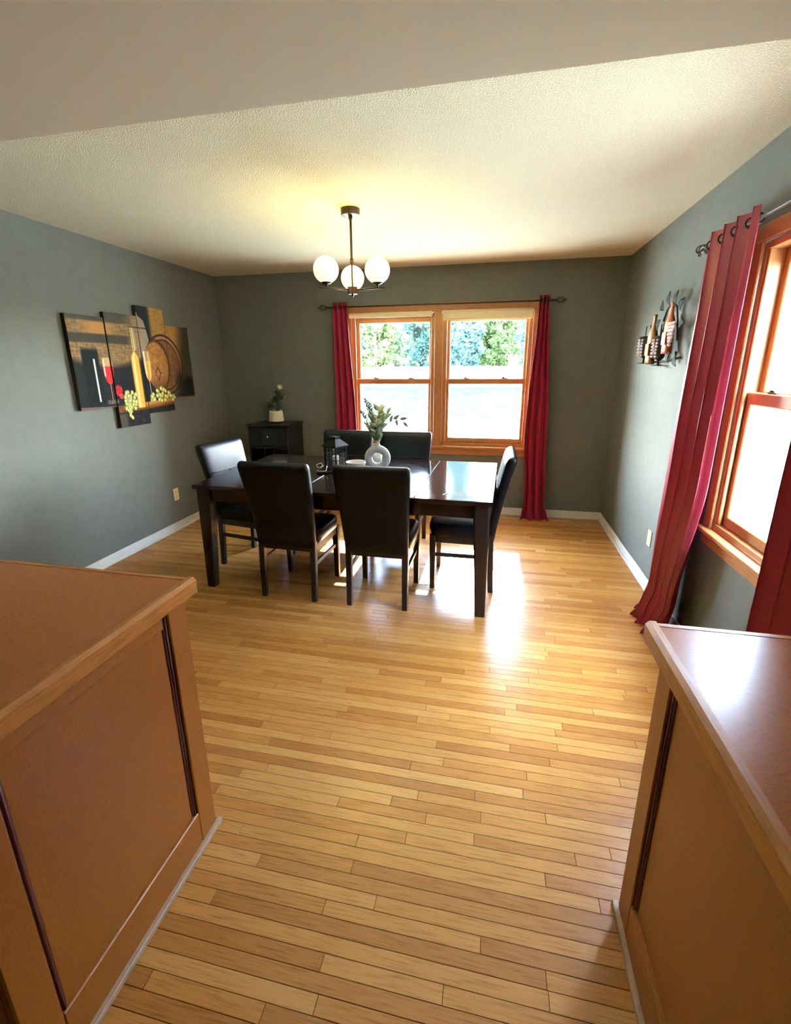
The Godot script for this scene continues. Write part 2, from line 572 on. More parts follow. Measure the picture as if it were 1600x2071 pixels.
# ---------------------------------------------------------------- windows
# a double-hung window in its own axes: x along the wall from 0 to w, y from 0 to h, the room towards +z
func hung_window(called: String, at: Vector3, turn: float, w: float, h: float, mx: Material, my: Material) -> void:
	var o := base(called, at, turn)
	var g := G.new()
	for s in [[0.0, 0.022], [w - 0.022, w]]:
		g.span(Vector3(s[0], 0, -0.15), Vector3(s[1], h, -0.002), 0.002)
	put(g, "side_jamb", my, o)
	g = G.new()
	g.span(Vector3(0.022, h - 0.03, -0.15), Vector3(w - 0.022, h, -0.002), 0.002)
	put(g, "head_jamb", mx, o)
	g = G.new()
	g.span(Vector3(0.022, 0.0, -0.15), Vector3(w - 0.022, 0.025, -0.002), 0.002)
	put(g, "sill_jamb", mx, o)
	for s in [[0.022, 0.036], [w - 0.036, w - 0.022]]:
		g = G.new()
		g.span(Vector3(s[0], 0.025, -0.022), Vector3(s[1], h - 0.03, -0.006), 0.003)
		put(g, "stop", my, o)
	var rail := h * 0.5
	# [name, bottom, top, depth, height of the bottom rail, of the top rail]
	for d in [["lower_sash", 0.025, rail + 0.022, -0.048, 0.052, 0.054], ["upper_sash", rail - 0.018, h - 0.03, -0.092, 0.046, 0.05]]:
		var x0 := 0.024
		var x1 := w - 0.024
		var st := 0.038
		var z: float = d[3]
		g = G.new()
		for s in [[x0, x0 + st], [x1 - st, x1]]:
			g.span(Vector3(s[0], d[1], z - 0.018), Vector3(s[1], d[2], z + 0.018), 0.004)
		g.span(Vector3(x0 + st, d[1], z - 0.018), Vector3(x1 - st, d[1] + d[4], z + 0.018), 0.004)
		g.span(Vector3(x0 + st, d[2] - d[5], z - 0.018), Vector3(x1 - st, d[2], z + 0.018), 0.004)
		var sash := put(g, d[0], my, o)
		g = G.new()
		g.span(Vector3(x0 + st - 0.004, d[1] + d[4] - 0.004, z - 0.003), Vector3(x1 - st + 0.004, d[2] - d[5] + 0.004, z + 0.003))
		put(g, "pane", M.glass, sash)
		if d[0] == "lower_sash":
			for f in [0.28, 0.72]:
				g = G.new()
				g.box(Vector3(w * f, d[2] + 0.004, z), Vector3(0.062, 0.008, 0.02), 0.003)
				g.box(Vector3(w * f - 0.01, d[2] + 0.012, z), Vector3(0.03, 0.008, 0.012), 0.003)
				put(g, "sash_lock", M.brass_dark, sash)

func roller_shade(at: Vector3, w: float, drop: float, label: String) -> void:
	var o := thing("roller_shade", label, "window shade", at, 0.0, "rolled-up window shades")
	var g := G.new()
	var rings := []
	for i in 2:
		var r := PackedVector3Array()
		for k in 16:
			var a := TAU * k / 16
			r.append(Vector3(0.004 if i == 0 else w - 0.004, sin(a) * 0.021, cos(a) * 0.021))
		rings.append(r)
	g.loft(rings)
	put(g, "roll", M.shade, o)
	g = G.new()
	g.span(Vector3(0.006, -drop, 0.017), Vector3(w - 0.006, 0.0, 0.0205))
	var cloth := put(g, "cloth", M.shade, o)
	g = G.new()
	g.box(Vector3(w / 2, -drop + 0.006, 0.019), Vector3(w - 0.012, 0.014, 0.008), 0.003)
	put(g, "hem_bar", M.shade, cloth)
	for s in [0, 1]:
		g = G.new()
		g.box(Vector3(-0.002 if s == 0 else w + 0.002, 0.002, -0.008), Vector3(0.008, 0.03, 0.03), 0.003)
		g.ball(Vector3(-0.006 if s == 0 else w + 0.007, 0.0, 0.004), 0.006, 8, 6)
		put(g, "bracket", M.wire, o)


# ---------------------------------------------------------------- curtains
# own axes: x along the rod, y up from the floor, the room towards +z; keys are [height, left, right, depth of folds, how far from the wall]
func curtain(called: String, label: String, at: Vector3, turn: float, keys: Array, folds: int, sd: int, group: String, lined := false) -> Node3D:
	var o := thing(called, label, "curtain", at, turn, group)
	var n := folds * 12
	var rows := 44
	var front := []
	for i in rows + 1:
		var y := lerpf(keys[0][0], keys[-1][0], pow(float(i) / rows, 1.4))
		var k := 0
		while k < keys.size() - 2 and y > keys[k + 1][0]:
			k += 1
		var f := smoothstep(0.0, 1.0, clampf((y - keys[k][0]) / (keys[k + 1][0] - keys[k][0]), 0.0, 1.0))
		var x0 := lerpf(keys[k][1], keys[k + 1][1], f)
		var x1 := lerpf(keys[k][2], keys[k + 1][2], f)
		var amp := lerpf(keys[k][3], keys[k + 1][3], f)
		var off := lerpf(keys[k][4], keys[k + 1][4], f)
		var row := []
		for j in n + 1:
			var u := float(j) / n
			var a := u * folds * TAU + sd
			var wob := sin(y * 2.3 + u * 9.0 + sd) * 0.25 + sin(u * 17.0 + sd * 2.0) * 0.3 * (1.0 - y / 2.2)
			row.append(Vector3(lerpf(x0, x1, u) + sin(a * 2.0 + wob) * 0.10 * (x1 - x0) / folds, y, off + sin(a + wob) * amp))
		front.append(row)
	# front and back of the cloth, 4 mm apart, joined round the edges
	var g := G.new()
	var ring := []
	for i in rows + 1:
		var r := PackedVector3Array()
		for j in n + 1:
			r.append(front[i][j] + Vector3(0, 0, 0.002))
		for j in range(n, -1, -1):
			r.append(front[i][j] - Vector3(0, 0, 0.002))
		ring.append(r)
	g.loft(ring, true, false, false)
	put(g, "cloth", M.curtain, o)
	# grommets round the rod
	for k in folds * 2:
		g = G.new()
		var u := (k + 0.5) / (folds * 2)
		var x := lerpf(keys[-1][1], keys[-1][2], u)
		var path := []
		for q in 12:
			path.append(Vector3(x, keys[-1][0] - 0.045 + sin(TAU * q / 12) * 0.02, keys[-1][4] + cos(TAU * q / 12) * 0.02))
		g.tube(path, 0.004, 6, true)
		put(g, "grommet", M.rod, o)
	return o

func curtain_rod(label: String, at: Vector3, turn: float, x0: float, x1: float) -> void:
	var o := thing("curtain_rod", label, "curtain rod", at, turn, "dark curtain rods")
	var g := G.new()
	g.tube([Vector3(x0, 0, 0.1), Vector3(x1, 0, 0.1)], 0.008, 10)
	put(g, "rod", M.rod, o)
	for s in [[x0, -1.0], [x1, 1.0]]:
		g = G.new()
		# an open twisted cage
		for k in 4:
			var path := []
			for q in 11:
				var u := q / 10.0
				var a := TAU * k / 4 + u * 2.2
				var r := 0.006 + 0.022 * sin(u * PI)
				path.append(Vector3(s[0] + s[1] * u * 0.075, cos(a) * r, 0.1 + sin(a) * r))
			g.tube(path, 0.0032, 6)
		g.ball(Vector3(s[0] + s[1] * 0.08, 0, 0.1), 0.008, 10, 8)
		put(g, "finial", M.rod, o)
	for x in [x0 + 0.12, x1 - 0.12]:
		g = G.new()
		g.tube([Vector3(x, -0.004, 0.004), Vector3(x, -0.012, 0.05), Vector3(x, -0.012, 0.1)], 0.006, 8)
		g.box(Vector3(x, 0, 0.005), Vector3(0.03, 0.06, 0.008), 0.002)
		put(g, "bracket", M.rod, o)


# ---------------------------------------------------------------- the dining chair, facing -z
func rounded(c: Vector3, hw: float, hd: float, power: float, tilt := 0.0, n := 28) -> PackedVector3Array:
	var r := PackedVector3Array()
	for k in n:
		var a := TAU * k / n
		var x := signf(cos(a)) * pow(absf(cos(a)), power) * hw
		var z := signf(sin(a)) * pow(absf(sin(a)), power) * hd
		r.append(c + Vector3(x, -z * sin(tilt), z * cos(tilt)))
	return r

func make_chair(label: String) -> Node3D:
	var o := thing("dining_chair", label, "chair", Vector3.ZERO, 0.0, "black leather dining chairs")
	var g := G.new()
	# [height, middle z, half width, half depth]
	var prof := [[0.372, 0.190, 0.196, 0.012], [0.380, 0.190, 0.203, 0.026], [0.45, 0.193, 0.206, 0.032], [0.52, 0.203, 0.210, 0.035], [0.62, 0.222, 0.215, 0.036], [0.72, 0.243, 0.221, 0.036], [0.82, 0.266, 0.228, 0.037], [0.89, 0.284, 0.232, 0.040], [0.925, 0.293, 0.233, 0.040], [0.945, 0.297, 0.231, 0.034], [0.957, 0.299, 0.225, 0.020], [0.961, 0.300, 0.216, 0.006]]
	var rings := []
	for p in prof:
		rings.append(rounded(Vector3(0, p[0], p[1]), p[2], p[3], 0.32))
	g.loft(rings)
	var back := put(g, "backrest", M.leather, o)
	# seams stitched over the front of the back: one across, one down from it, and the border
	g = G.new()
	g.tube([Vector3(-0.205, 0.745, 0.2175), Vector3(-0.15, 0.745, 0.2125), Vector3(0.15, 0.745, 0.2125), Vector3(0.205, 0.745, 0.2175)], 0.0045, 6)
	put(g, "seam", M.stitch, back)
	g = G.new()
	g.tube([Vector3(0, 0.745, 0.2115), Vector3(0, 0.62, 0.1855), Vector3(0, 0.52, 0.1675)], 0.0045, 6)
	put(g, "seam", M.stitch, back)
	g = G.new()
	rings = []
	for p in [[0.395, 0.205, 0.20], [0.402, 0.215, 0.206], [0.44, 0.218, 0.21], [0.468, 0.216, 0.208], [0.480, 0.208, 0.198], [0.484, 0.19, 0.18], [0.485, 0.1, 0.1]]:
		rings.append(rounded(Vector3(0, p[0], -0.025), p[1], p[2], 0.28))
	g.loft(rings)
	put(g, "seat", M.leather, o)
	for s in [-1, 1]:
		g = G.new()
		g.bar(Vector3(s * 0.192, 0.0, -0.202), Vector3(s * 0.192, 0.40, -0.202), Vector2(0.034, 0.034), Vector2(0.044, 0.044))
		put(g, "leg", M.espresso_leg, o)
		g = G.new()
		g.bar(Vector3(s * 0.185, 0.0, 0.205), Vector3(s * 0.185, 0.42, 0.182), Vector2(0.034, 0.036), Vector2(0.042, 0.044))
		put(g, "leg", M.espresso_leg, o)
		g = G.new()
		g.span(Vector3(s * 0.192 - 0.011, 0.345, -0.18), Vector3(s * 0.192 + 0.011, 0.397, 0.165), 0.003)
		put(g, "side_rail", M.espresso_leg, o)
		g = G.new()
		g.bar(Vector3(s * 0.191, 0.255, -0.185), Vector3(s * 0.187, 0.255, 0.178), Vector2(0.018, 0.026), Vector2(0.018, 0.026), Vector3.UP)
		put(g, "stretcher", M.espresso_leg, o)
	g = G.new()
	g.span(Vector3(-0.17, 0.345, -0.213), Vector3(0.17, 0.397, -0.191), 0.003)
	put(g, "front_rail", M.espresso_leg, o)
	g = G.new()
	g.span(Vector3(-0.165, 0.345, 0.17), Vector3(0.165, 0.397, 0.19), 0.003)
	put(g, "back_rail", M.espresso_leg, o)
	return o


# ---------------------------------------------------------------- table and what stands on it
func make_table() -> void:
	var o := thing("dining_table", "long espresso-stained wooden dining table with glossy top and square legs", "table", Vector3(1.995, 0, 1.575), deg_to_rad(-1.4))
	var lx := 0.998
	var lz := 0.578
	# the top: two ends and a leaf between them
	var cuts := [-lx, -0.222, 0.53, lx]
	for i in 3:
		var g := G.new()
		g.span(Vector3(cuts[i] + (0.0012 if i > 0 else 0.0), 0.728, -lz), Vector3(cuts[i + 1] - (0.0012 if i < 2 else 0.0), 0.757, lz), 0.0035)
		put(g, "tabletop_leaf" if i == 1 else "tabletop_end", M.espresso, o)
	for s in [-1, 1]:
		var g := G.new()
		g.span(Vector3(-lx + 0.11, 0.635, s * (lz - 0.055) - 0.011), Vector3(lx - 0.11, 0.728, s * (lz - 0.055) + 0.011), 0.003)
		put(g, "apron", M.espresso, o)
		g = G.new()
		g.span(Vector3(s * (lx - 0.055) - 0.011, 0.635, -lz + 0.1), Vector3(s * (lx - 0.055) + 0.011, 0.728, lz - 0.1), 0.003)
		put(g, "apron", M.espresso, o)
	for sx in [-1, 1]:
		for sz in [-1, 1]:
			var g := G.new()
			var top := Vector3(sx * (lx - 0.062), 0.728, sz * (lz - 0.062))
			g.bar(Vector3(sx * (lx - 0.046), 0.0, sz * (lz - 0.046)), Vector3(top.x, 0.62, top.z), Vector2(0.062, 0.062), Vector2(0.094, 0.094))
			g.bar(Vector3(top.x, 0.62, top.z), top, Vector2(0.096, 0.096), Vector2(0.096, 0.096))
			put(g, "leg", M.espresso_leg, o)

const TT := 0.757

func make_lantern(at: Vector3, turn: float) -> void:
	var o := thing("candle_lantern", "black metal house-shaped candle lantern on the dining table", "lantern", at, turn)
	var r := 0.056
	var g := G.new()
	g.box(Vector3(0, 0.006, 0), Vector3(0.132, 0.012, 0.132), 0.003)
	put(g, "base", M.black_metal, o)
	for sx in [-1, 1]:
		for sz in [-1, 1]:
			g = G.new()
			g.box(Vector3(sx * r, 0.09, sz * r), Vector3(0.01, 0.158, 0.01), 0.001)
			put(g, "corner_post", M.black_metal, o)
	for side in 4:
		var b := Basis(Vector3.UP, side * PI / 2)
		g = G.new()
		for y in [0.02, 0.066, 0.115, 0.165]:
			g.box(b * Vector3(0, y, r), Vector3(0.102, 0.005, 0.005), 0.0, b)
		for x in [-0.018, 0.018]:
			g.box(b * Vector3(x, 0.092, r), Vector3(0.004, 0.15, 0.004), 0.0, b)
		put(g, "window_bars", M.black_metal, o)
		g = G.new()
		g.box(b * Vector3(0, 0.092, r - 0.004), Vector3(0.1, 0.146, 0.002), 0.0, b)
		put(g, "pane", M.glass, o)
	g = G.new()
	var rings := []
	for p in [[0.168, 0.069], [0.174, 0.073], [0.178, 0.072], [0.222, 0.030], [0.227, 0.028]]:
		var ring := PackedVector3Array()
		for k in [[-1, -1], [1, -1], [1, 1], [-1, 1]]:
			ring.append(Vector3(k[0] * p[1], p[0], k[1] * p[1]))
		rings.append(ring)
	g.loft(rings, false)
	put(g, "roof", M.black_metal, o)
	g = G.new()
	g.box(Vector3(0, 0.232, 0), Vector3(0.044, 0.012, 0.044), 0.002)
	g.box(Vector3(0, 0.242, 0), Vector3(0.066, 0.006, 0.066), 0.002)
	put(g, "chimney_cap", M.black_metal, o)
	g = G.new()
	var c := Vector3(at.x, at.y + 0.012, at.z)
	g.lathe([[0.001, 0.0], [0.029, 0.001], [0.030, 0.004], [0.030, 0.078], [0.027, 0.082], [0.001, 0.08]])
	var cn := thing("pillar_candle", "white pillar candle inside the black lantern", "candle", c)
	put(g, "wax", M.wax, cn)
	g = G.new()
	g.tube([Vector3(0, 0.079, 0), Vector3(0.001, 0.09, 0.0)], 0.0012, 6)
	put(g, "wick", M.slot, cn)

func make_vase(at: Vector3, turn: float) -> void:
	var o := thing("ring_vase", "blue-grey ceramic ring-shaped vase holding pale green stems", "vase", at, turn)
	var g := G.new()
	# an upright ring, thicker below, flattened to stand
	var rings := []
	for i in 40:
		var a := TAU * i / 40
		var ring := PackedVector3Array()
		for k in 14:
			var b := TAU * k / 14
			var rad := 0.0685 + cos(b) * 0.0295
			var p := Vector3(cos(a) * rad, sin(a) * rad, sin(b) * 0.030)
			ring.append(Vector3(p.x, maxf(0.0, p.y + 0.094), p.z))
		rings.append(ring)
	g.loft(rings, true, true)
	put(g, "ring_body", M.vase, o)
	g = G.new()
	g.lathe([[0.030, 0.172], [0.024, 0.184], [0.017, 0.198], [0.0145, 0.214], [0.0165, 0.228], [0.0135, 0.228], [0.0115, 0.214], [0.0115, 0.19]], Vector3.ZERO, 20)
	put(g, "neck", M.vase, o)

func make_bouquet(at: Vector3) -> void:
	var o := thing("eucalyptus_bouquet", "pale green eucalyptus sprigs and leaves standing in the ring vase", "foliage", at)
	var r := RandomNumberGenerator.new()
	r.seed = 31
	var s := 1.08
	# broad-leaved stems: [tip x, tip y, tip z, leaf length, leaf count, material]
	var stems := [[-0.035, 0.175, 0.02, 0.062, 6, "leaf_a"], [0.012, 0.215, 0.0, 0.074, 7, "leaf_b"], [0.05, 0.175, -0.02, 0.066, 6, "leaf_a"], [0.075, 0.20, 0.015, 0.058, 5, "leaf_b"], [0.02, 0.12, 0.05, 0.05, 7, "leaf_c"], [-0.015, 0.11, -0.045, 0.05, 7, "leaf_c"], [0.03, 0.09, 0.02, 0.05, 9, "leaf_c"], [-0.03, 0.08, 0.03, 0.05, 9, "leaf_c"], [0.0, 0.07, 0.04, 0.05, 9, "leaf_a"], [0.015, 0.13, 0.01, 0.055, 8, "leaf_a"], [-0.045, 0.13, 0.0, 0.05, 7, "leaf_c"]]
	for e in stems:
		var g := G.new()
		var tip := Vector3(e[0], e[1], e[2]) * s
		var path := []
		for q in 7:
			var u := q / 6.0
			path.append(Vector3(tip.x * u * u, lerpf(-0.07, tip.y, u), tip.z * u * u))
		g.tube(path, [0.0022, 0.0022, 0.002, 0.0018, 0.0016, 0.0014, 0.001], 6)
		var stem := put(g, "stem", M.twig, o)
		for k in e[4] * 2:
			var u := lerpf(0.42, 1.0, (k + 0.5) / (e[4] * 2))
			var p: Vector3 = path[int(u * 6)].lerp(path[min(6, int(u * 6) + 1)], u * 6 - int(u * 6))
			var a := r.randf() * TAU
			var out := Vector3(cos(a), r.randf_range(0.5, 1.5), sin(a) * 0.8 + 0.2)
			g = G.new()
			g.leaf(p, out, Vector3(r.randf_range(-0.4, 0.4), 0.5, 1.0).normalized(), e[3] * r.randf_range(0.75, 1.1) * s, e[3] * 0.46, r.randf_range(0.05, 0.35))
			put(g, "leaf", M[e[5]], stem)
	# the long drooping stem on the right
	var g := G.new()
	var arc := []
	for q in 9:
		var u := q / 8.0
		arc.append(Vector3(0.20 * u, -0.05 + 0.20 * sin(u * 2.1) + 0.03 * u, 0.02 * u))
	g.tube(arc, 0.0022, 6)
	var drooping := put(g, "stem", M.twig, o)
	for k in 5:
		g = G.new()
		var p: Vector3 = arc[4 + k % 5]
		g.leaf(p, [Vector3(0.3, 1, 0), Vector3(1, 0.8, 0.2), Vector3(0.1, -1, 0.1), Vector3(1, 0.1, 0), Vector3(0.7, -0.8, 0)][k], Vector3(0, 0.2, 1), 0.06, 0.024, 0.2)
		put(g, "leaf", M.leaf_d, drooping)
	# feathery sprigs on the left with many tiny leaves
	for e in [[-0.085, 0.30], [-0.055, 0.275], [-0.12, 0.215], [-0.09, 0.13]]:
		g = G.new()
		var path := []
		for q in 9:
			var u := q / 8.0
			path.append(Vector3(e[0] * u * u * (1.3 - 0.3 * u), lerpf(-0.06, e[1], u), 0.015 * sin(u * 3.0)))
		g.tube(path, 0.002, 5)
		var sprig := put(g, "sprig", M.twig, o)
		g = G.new()
		for k in 34:
			var u := lerpf(0.40, 1.0, k / 33.0)
			var p: Vector3 = path[int(u * 8)].lerp(path[min(8, int(u * 8) + 1)], u * 8 - int(u * 8))
			var a := k * 2.4
			g.leaf(p, Vector3(cos(a), 0.9, sin(a)), Vector3(0, 0.3, 1), 0.026, 0.011, 0.1, 0.0008)
		var f := put(g, "tiny_leaves", M.leaf_d, sprig)
		f.set_meta("kind", "stuff")

func make_table_things() -> void:
	make_lantern(Vector3(1.768, TT, 1.425), deg_to_rad(-24))
	make_vase(Vector3(2.112, TT, 1.45), deg_to_rad(10))
	make_bouquet(Vector3(2.112, TT + 0.222, 1.45))
	var o := thing("serving_bowl", "low white round ceramic bowl between lantern and ring vase", "bowl", Vector3(1.938, TT, 1.445))
	var g := G.new()
	g.lathe([[0.001, 0.0], [0.058, 0.0], [0.062, 0.004], [0.076, 0.05], [0.078, 0.058], [0.075, 0.058], [0.072, 0.05], [0.058, 0.008], [0.001, 0.006]], Vector3.ZERO, 36)
	put(g, "bowl_body", M.ceramic, o)
	o = thing("white_cup", "small white cup standing behind the ring vase", "cup", Vector3(2.062, TT, 1.26))
	g = G.new()
	g.lathe([[0.001, 0.0], [0.028, 0.0], [0.034, 0.006], [0.038, 0.05], [0.039, 0.088], [0.036, 0.088], [0.034, 0.05], [0.028, 0.01], [0.001, 0.008]], Vector3.ZERO, 28)
	put(g, "cup_body", M.ceramic, o)
	# dark tray with a bent wire holder
	o = thing("wire_holder", "bent silver wire holder on a small dark tray beside lantern", "holder", Vector3(1.742, TT, 1.60), deg_to_rad(-12))
	g = G.new()
	g.lathe([[0.001, 0.0], [0.045, 0.0], [0.062, 0.006], [0.066, 0.014], [0.063, 0.014], [0.045, 0.006], [0.001, 0.005]], Vector3.ZERO, 28)
	put(g, "tray", M.black_metal, o)
	g = G.new()
	var loop := [Vector3(-0.075, 0.05, 0.0), Vector3(-0.045, 0.062, -0.02), Vector3(-0.015, 0.048, 0.0), Vector3(-0.045, 0.036, 0.022)]
	var dense := []
	for k in 4:
		for q in 4:
			dense.append(loop[k].lerp(loop[(k + 1) % 4], q / 4.0))
	g.tube(dense, 0.003, 6, true)
	g.tube([Vector3(-0.015, 0.048, 0.0), Vector3(-0.04, 0.026, 0.012), Vector3(-0.058, 0.012, 0.022), Vector3(-0.03, 0.009, 0.03), Vector3(0.0, 0.012, 0.02), Vector3(0.012, 0.012, 0.0), Vector3(0.014, 0.05, -0.005)], 0.003, 6)
	put(g, "wire", M.wire, o)
	# a pale splinter near the front edge
	g = G.new()
	g.box(Vector3(0, 0.003, 0), Vector3(0.006, 0.005, 0.055), 0.001)
	var stick_mesh := put(g, "pale_stick", M.wax)
	stick_mesh.position = Vector3(2.69, TT, 2.045)
	stick_mesh.rotation.y = deg_to_rad(-28)
	tag(stick_mesh, "tiny pale stick lying near the table's front edge", "stick")


# ---------------------------------------------------------------- chandelier
func make_chandelier() -> void:
	var o := thing("chandelier", "dark bronze three-armed ceiling chandelier with lit white glass globes", "chandelier", Vector3(2.042, 1.95, 1.748))
	var g := G.new()
	g.lathe([[0.001, 0.49], [0.058, 0.49], [0.058, 0.456], [0.055, 0.452], [0.001, 0.452]], Vector3.ZERO, 36, false)
	put(g, "canopy", M.brass_dark, o)
	g = G.new()
	g.tube([Vector3(0, 0.455, 0), Vector3(0, 0.43, 0)], 0.012, 12)
	g.tube([Vector3(0, 0.44, 0), Vector3(0, 0.20, 0)], 0.0075, 12)
	g.tube([Vector3(0, 0.215, 0), Vector3(0, 0.185, 0)], 0.0115, 12)
	g.tube([Vector3(0, 0.19, 0), Vector3(0, 0.04, 0)], 0.005, 12)
	put(g, "stem", M.brass_dark, o)
	g = G.new()
	g.lathe([[0.001, 0.052], [0.030, 0.052], [0.031, 0.050], [0.031, 0.012], [0.028, 0.010], [0.001, 0.010]], Vector3.ZERO, 32, false)
	put(g, "hub", M.brass_dark, o)
	g = G.new()
	g.lathe([[0.001, 0.012], [0.007, 0.012], [0.006, 0.0], [0.003, -0.006], [0.001, -0.007]], Vector3.ZERO, 16)
	put(g, "finial", M.brass_dark, o)
	for k in 3:
		var a := deg_to_rad(90 + 16 + 120 * k)
		var d := Vector3(cos(a), 0, -sin(a))
		g = G.new()
		g.tube([d * 0.028 + Vector3(0, 0.034, 0), d * 0.232 + Vector3(0, 0.034, 0)], 0.0055, 10)
		g.ball(d * 0.232 + Vector3(0, 0.034, 0), 0.0058, 8, 6)
		put(g, "arm", M.brass_dark, o)
		g = G.new()
		g.lathe([[0.001, 0.034], [0.006, 0.034], [0.007, 0.052], [0.030, 0.060], [0.034, 0.070], [0.031, 0.071], [0.001, 0.066]], d * 0.18, 24)
		put(g, "cup", M.brass_dark, o)
		g = G.new()
		g.ball(d * 0.18 + Vector3(0, 0.135, 0), 0.077, 28, 18)
		put(g, "globe_lamp", M.globe, o)
		var l := OmniLight3D.new()
		l.name = "bulb_light"
		l.light_color = Color(1.0, 0.82, 0.36)
		l.light_energy = 0.115
		l.light_size = 0.07
		l.omni_range = 12.0
		l.omni_attenuation = 2.0
		l.shadow_enabled = true
		o.add_child(l, true)
		l.position = d * 0.18 + Vector3(0, 0.135, 0)


# ---------------------------------------------------------------- corner cabinet with plant
func make_wine_cabinet() -> void:
	var o := thing("wine_cabinet", "black wooden wine cabinet standing in the far left corner", "cabinet", Vector3(0.68, 0, 0.215))
	var hw := 0.225
	var hd := 0.185
	var top := 0.945
	var g := G.new()
	g.box(Vector3(0, top - 0.011, 0), Vector3(hw * 2 + 0.024, 0.022, hd * 2 + 0.02), 0.004)
	put(g, "top", M.black_wood, o)
	for s in [-1, 1]:
		g = G.new()
		g.span(Vector3(s * hw, 0.0, -hd), Vector3(s * (hw - 0.018), top - 0.022, hd), 0.002)
		put(g, "side_panel", M.black_wood, o)
	g = G.new()
	g.span(Vector3(-hw + 0.018, 0.02, -hd), Vector3(hw - 0.018, top - 0.022, -hd + 0.01))
	put(g, "back_panel", M.black_wood, o)
	for y in [0.06, 0.34, 0.70]:
		g = G.new()
		g.span(Vector3(-hw + 0.018, y, -hd + 0.01), Vector3(hw - 0.018, y + 0.018, hd - 0.004), 0.002)
		put(g, "shelf", M.black_wood, o)
	g = G.new()
	g.box(Vector3(0, 0.82, hd - 0.006), Vector3(hw * 2 - 0.042, 0.19, 0.018), 0.003)
	var dr := put(g, "drawer", M.black_wood, o)
	g = G.new()
	g.tube([Vector3(0, 0.822, hd + 0.002), Vector3(0, 0.822, hd + 0.014)], 0.004, 8)
	g.ball(Vector3(0, 0.822, hd + 0.02), 0.011, 14, 10)
	put(g, "knob", M.wire, dr)
	g = G.new()
	for x in [-0.15, -0.055, 0.055, 0.15]:
		g.span(Vector3(x - 0.006, 0.685, -hd + 0.02), Vector3(x + 0.006, 0.70, hd - 0.01), 0.001)
	put(g, "stemware_rack", M.black_wood, o)
	g = G.new()
	g.span(Vector3(-hw + 0.018, 0.08, hd - 0.02), Vector3(hw - 0.018, 0.335, hd - 0.004), 0.003)
	put(g, "door", M.black_wood, o)
	# three glasses hanging by their feet
	var glass: Node3D
	for k in 3:
		var at := Vector3(0.68 + [-0.10, 0.0, 0.10][k], 0.0, 0.215 + 0.09)
		var lab: String = ["stemmed glass hanging in the black cabinet, nearest the side wall", "stemmed glass hanging in the middle of the black cabinet", "stemmed glass hanging in the black cabinet, nearest the window"][k]
		if k == 0:
			glass = thing("wine_glass", lab, "glass", at, 0.0, "hanging wine glasses")
			g = G.new()
			g.lathe([[0.001, 0.704], [0.034, 0.704], [0.034, 0.7015], [0.006, 0.697], [0.0035, 0.69], [0.0035, 0.61], [0.01, 0.603], [0.034, 0.58], [0.04, 0.55], [0.036, 0.50], [0.0345, 0.50], [0.0385, 0.55], [0.0325, 0.58], [0.001, 0.60]], Vector3.ZERO, 20)
			put(g, "stemware", M.glass, glass)
		else:
			copy(glass, lab, at)

func make_potted_plant() -> void:
	var at := Vector3(0.695, 0.945, 0.215)
	var o := thing("potted_succulent", "small potted succulent with pale bloom on the black cabinet", "plant", at)
	var g := G.new()
	g.lathe([[0.001, 0.0], [0.052, 0.0], [0.054, 0.004], [0.055, 0.022], [0.001, 0.022]], Vector3.ZERO, 28)
	put(g, "pot_foot", M.pot_foot, o)
	g = G.new()
	var prof := [[0.001, 0.02], [0.076, 0.02], [0.079, 0.024]]
	for i in 6:
		var y := 0.03 + i * 0.016
		prof.append([0.079 - i * 0.0016, y])
		prof.append([0.0775 - i * 0.0016, y + 0.008])
	prof.append_array([[0.069, 0.13], [0.064, 0.13], [0.062, 0.11], [0.001, 0.11]])
	g.lathe(prof, Vector3.ZERO, 32)
	put(g, "pot", M.pot, o)
	# three rosettes of curled leaves
	for e in [[-0.06, 0.165, 0.02, 0.085], [0.05, 0.155, 0.035, 0.085], [-0.01, 0.215, -0.03, 0.09], [0.05, 0.24, -0.02, 0.08], [0.03, 0.30, 0.0, 0.06]]:
		var c := Vector3(e[0], e[1], e[2])
		g = G.new()
		g.tube([Vector3(c.x * 0.4, 0.10, c.z * 0.4), c], 0.006, 6)
		var ros := put(g, "rosette_stem", M.twig, o)
		for k in 17:
			var a := k * 2.39996
			var tilt := lerpf(1.5, 0.05, k / 16.0)
			g = G.new()
			g.leaf(c, Vector3(cos(a), tilt, sin(a)), Vector3(-cos(a) * 0.7, 1, -sin(a) * 0.7), e[3] * lerpf(0.55, 1.1, k / 16.0), 0.042, -0.35, 0.003)
			put(g, "leaf", M.succulent_pale if k % 4 == 1 else M.succulent, ros)
	g = G.new()
	g.tube([Vector3(0.02, 0.2, -0.01), Vector3(0.045, 0.29, 0.0), Vector3(0.06, 0.345, 0.0)], 0.007, 8)
	put(g, "stem", M.succulent, o)
	for k in 9:
		g = G.new()
		var a := k * 2.4
		g.leaf(Vector3(0.06, 0.345, 0.0), Vector3(cos(a), lerpf(2.0, 0.2, k / 8.0), sin(a)), Vector3(-cos(a), 1, -sin(a)), 0.052, 0.034, -0.4, 0.003)
		put(g, "petal", M.bloom, o)


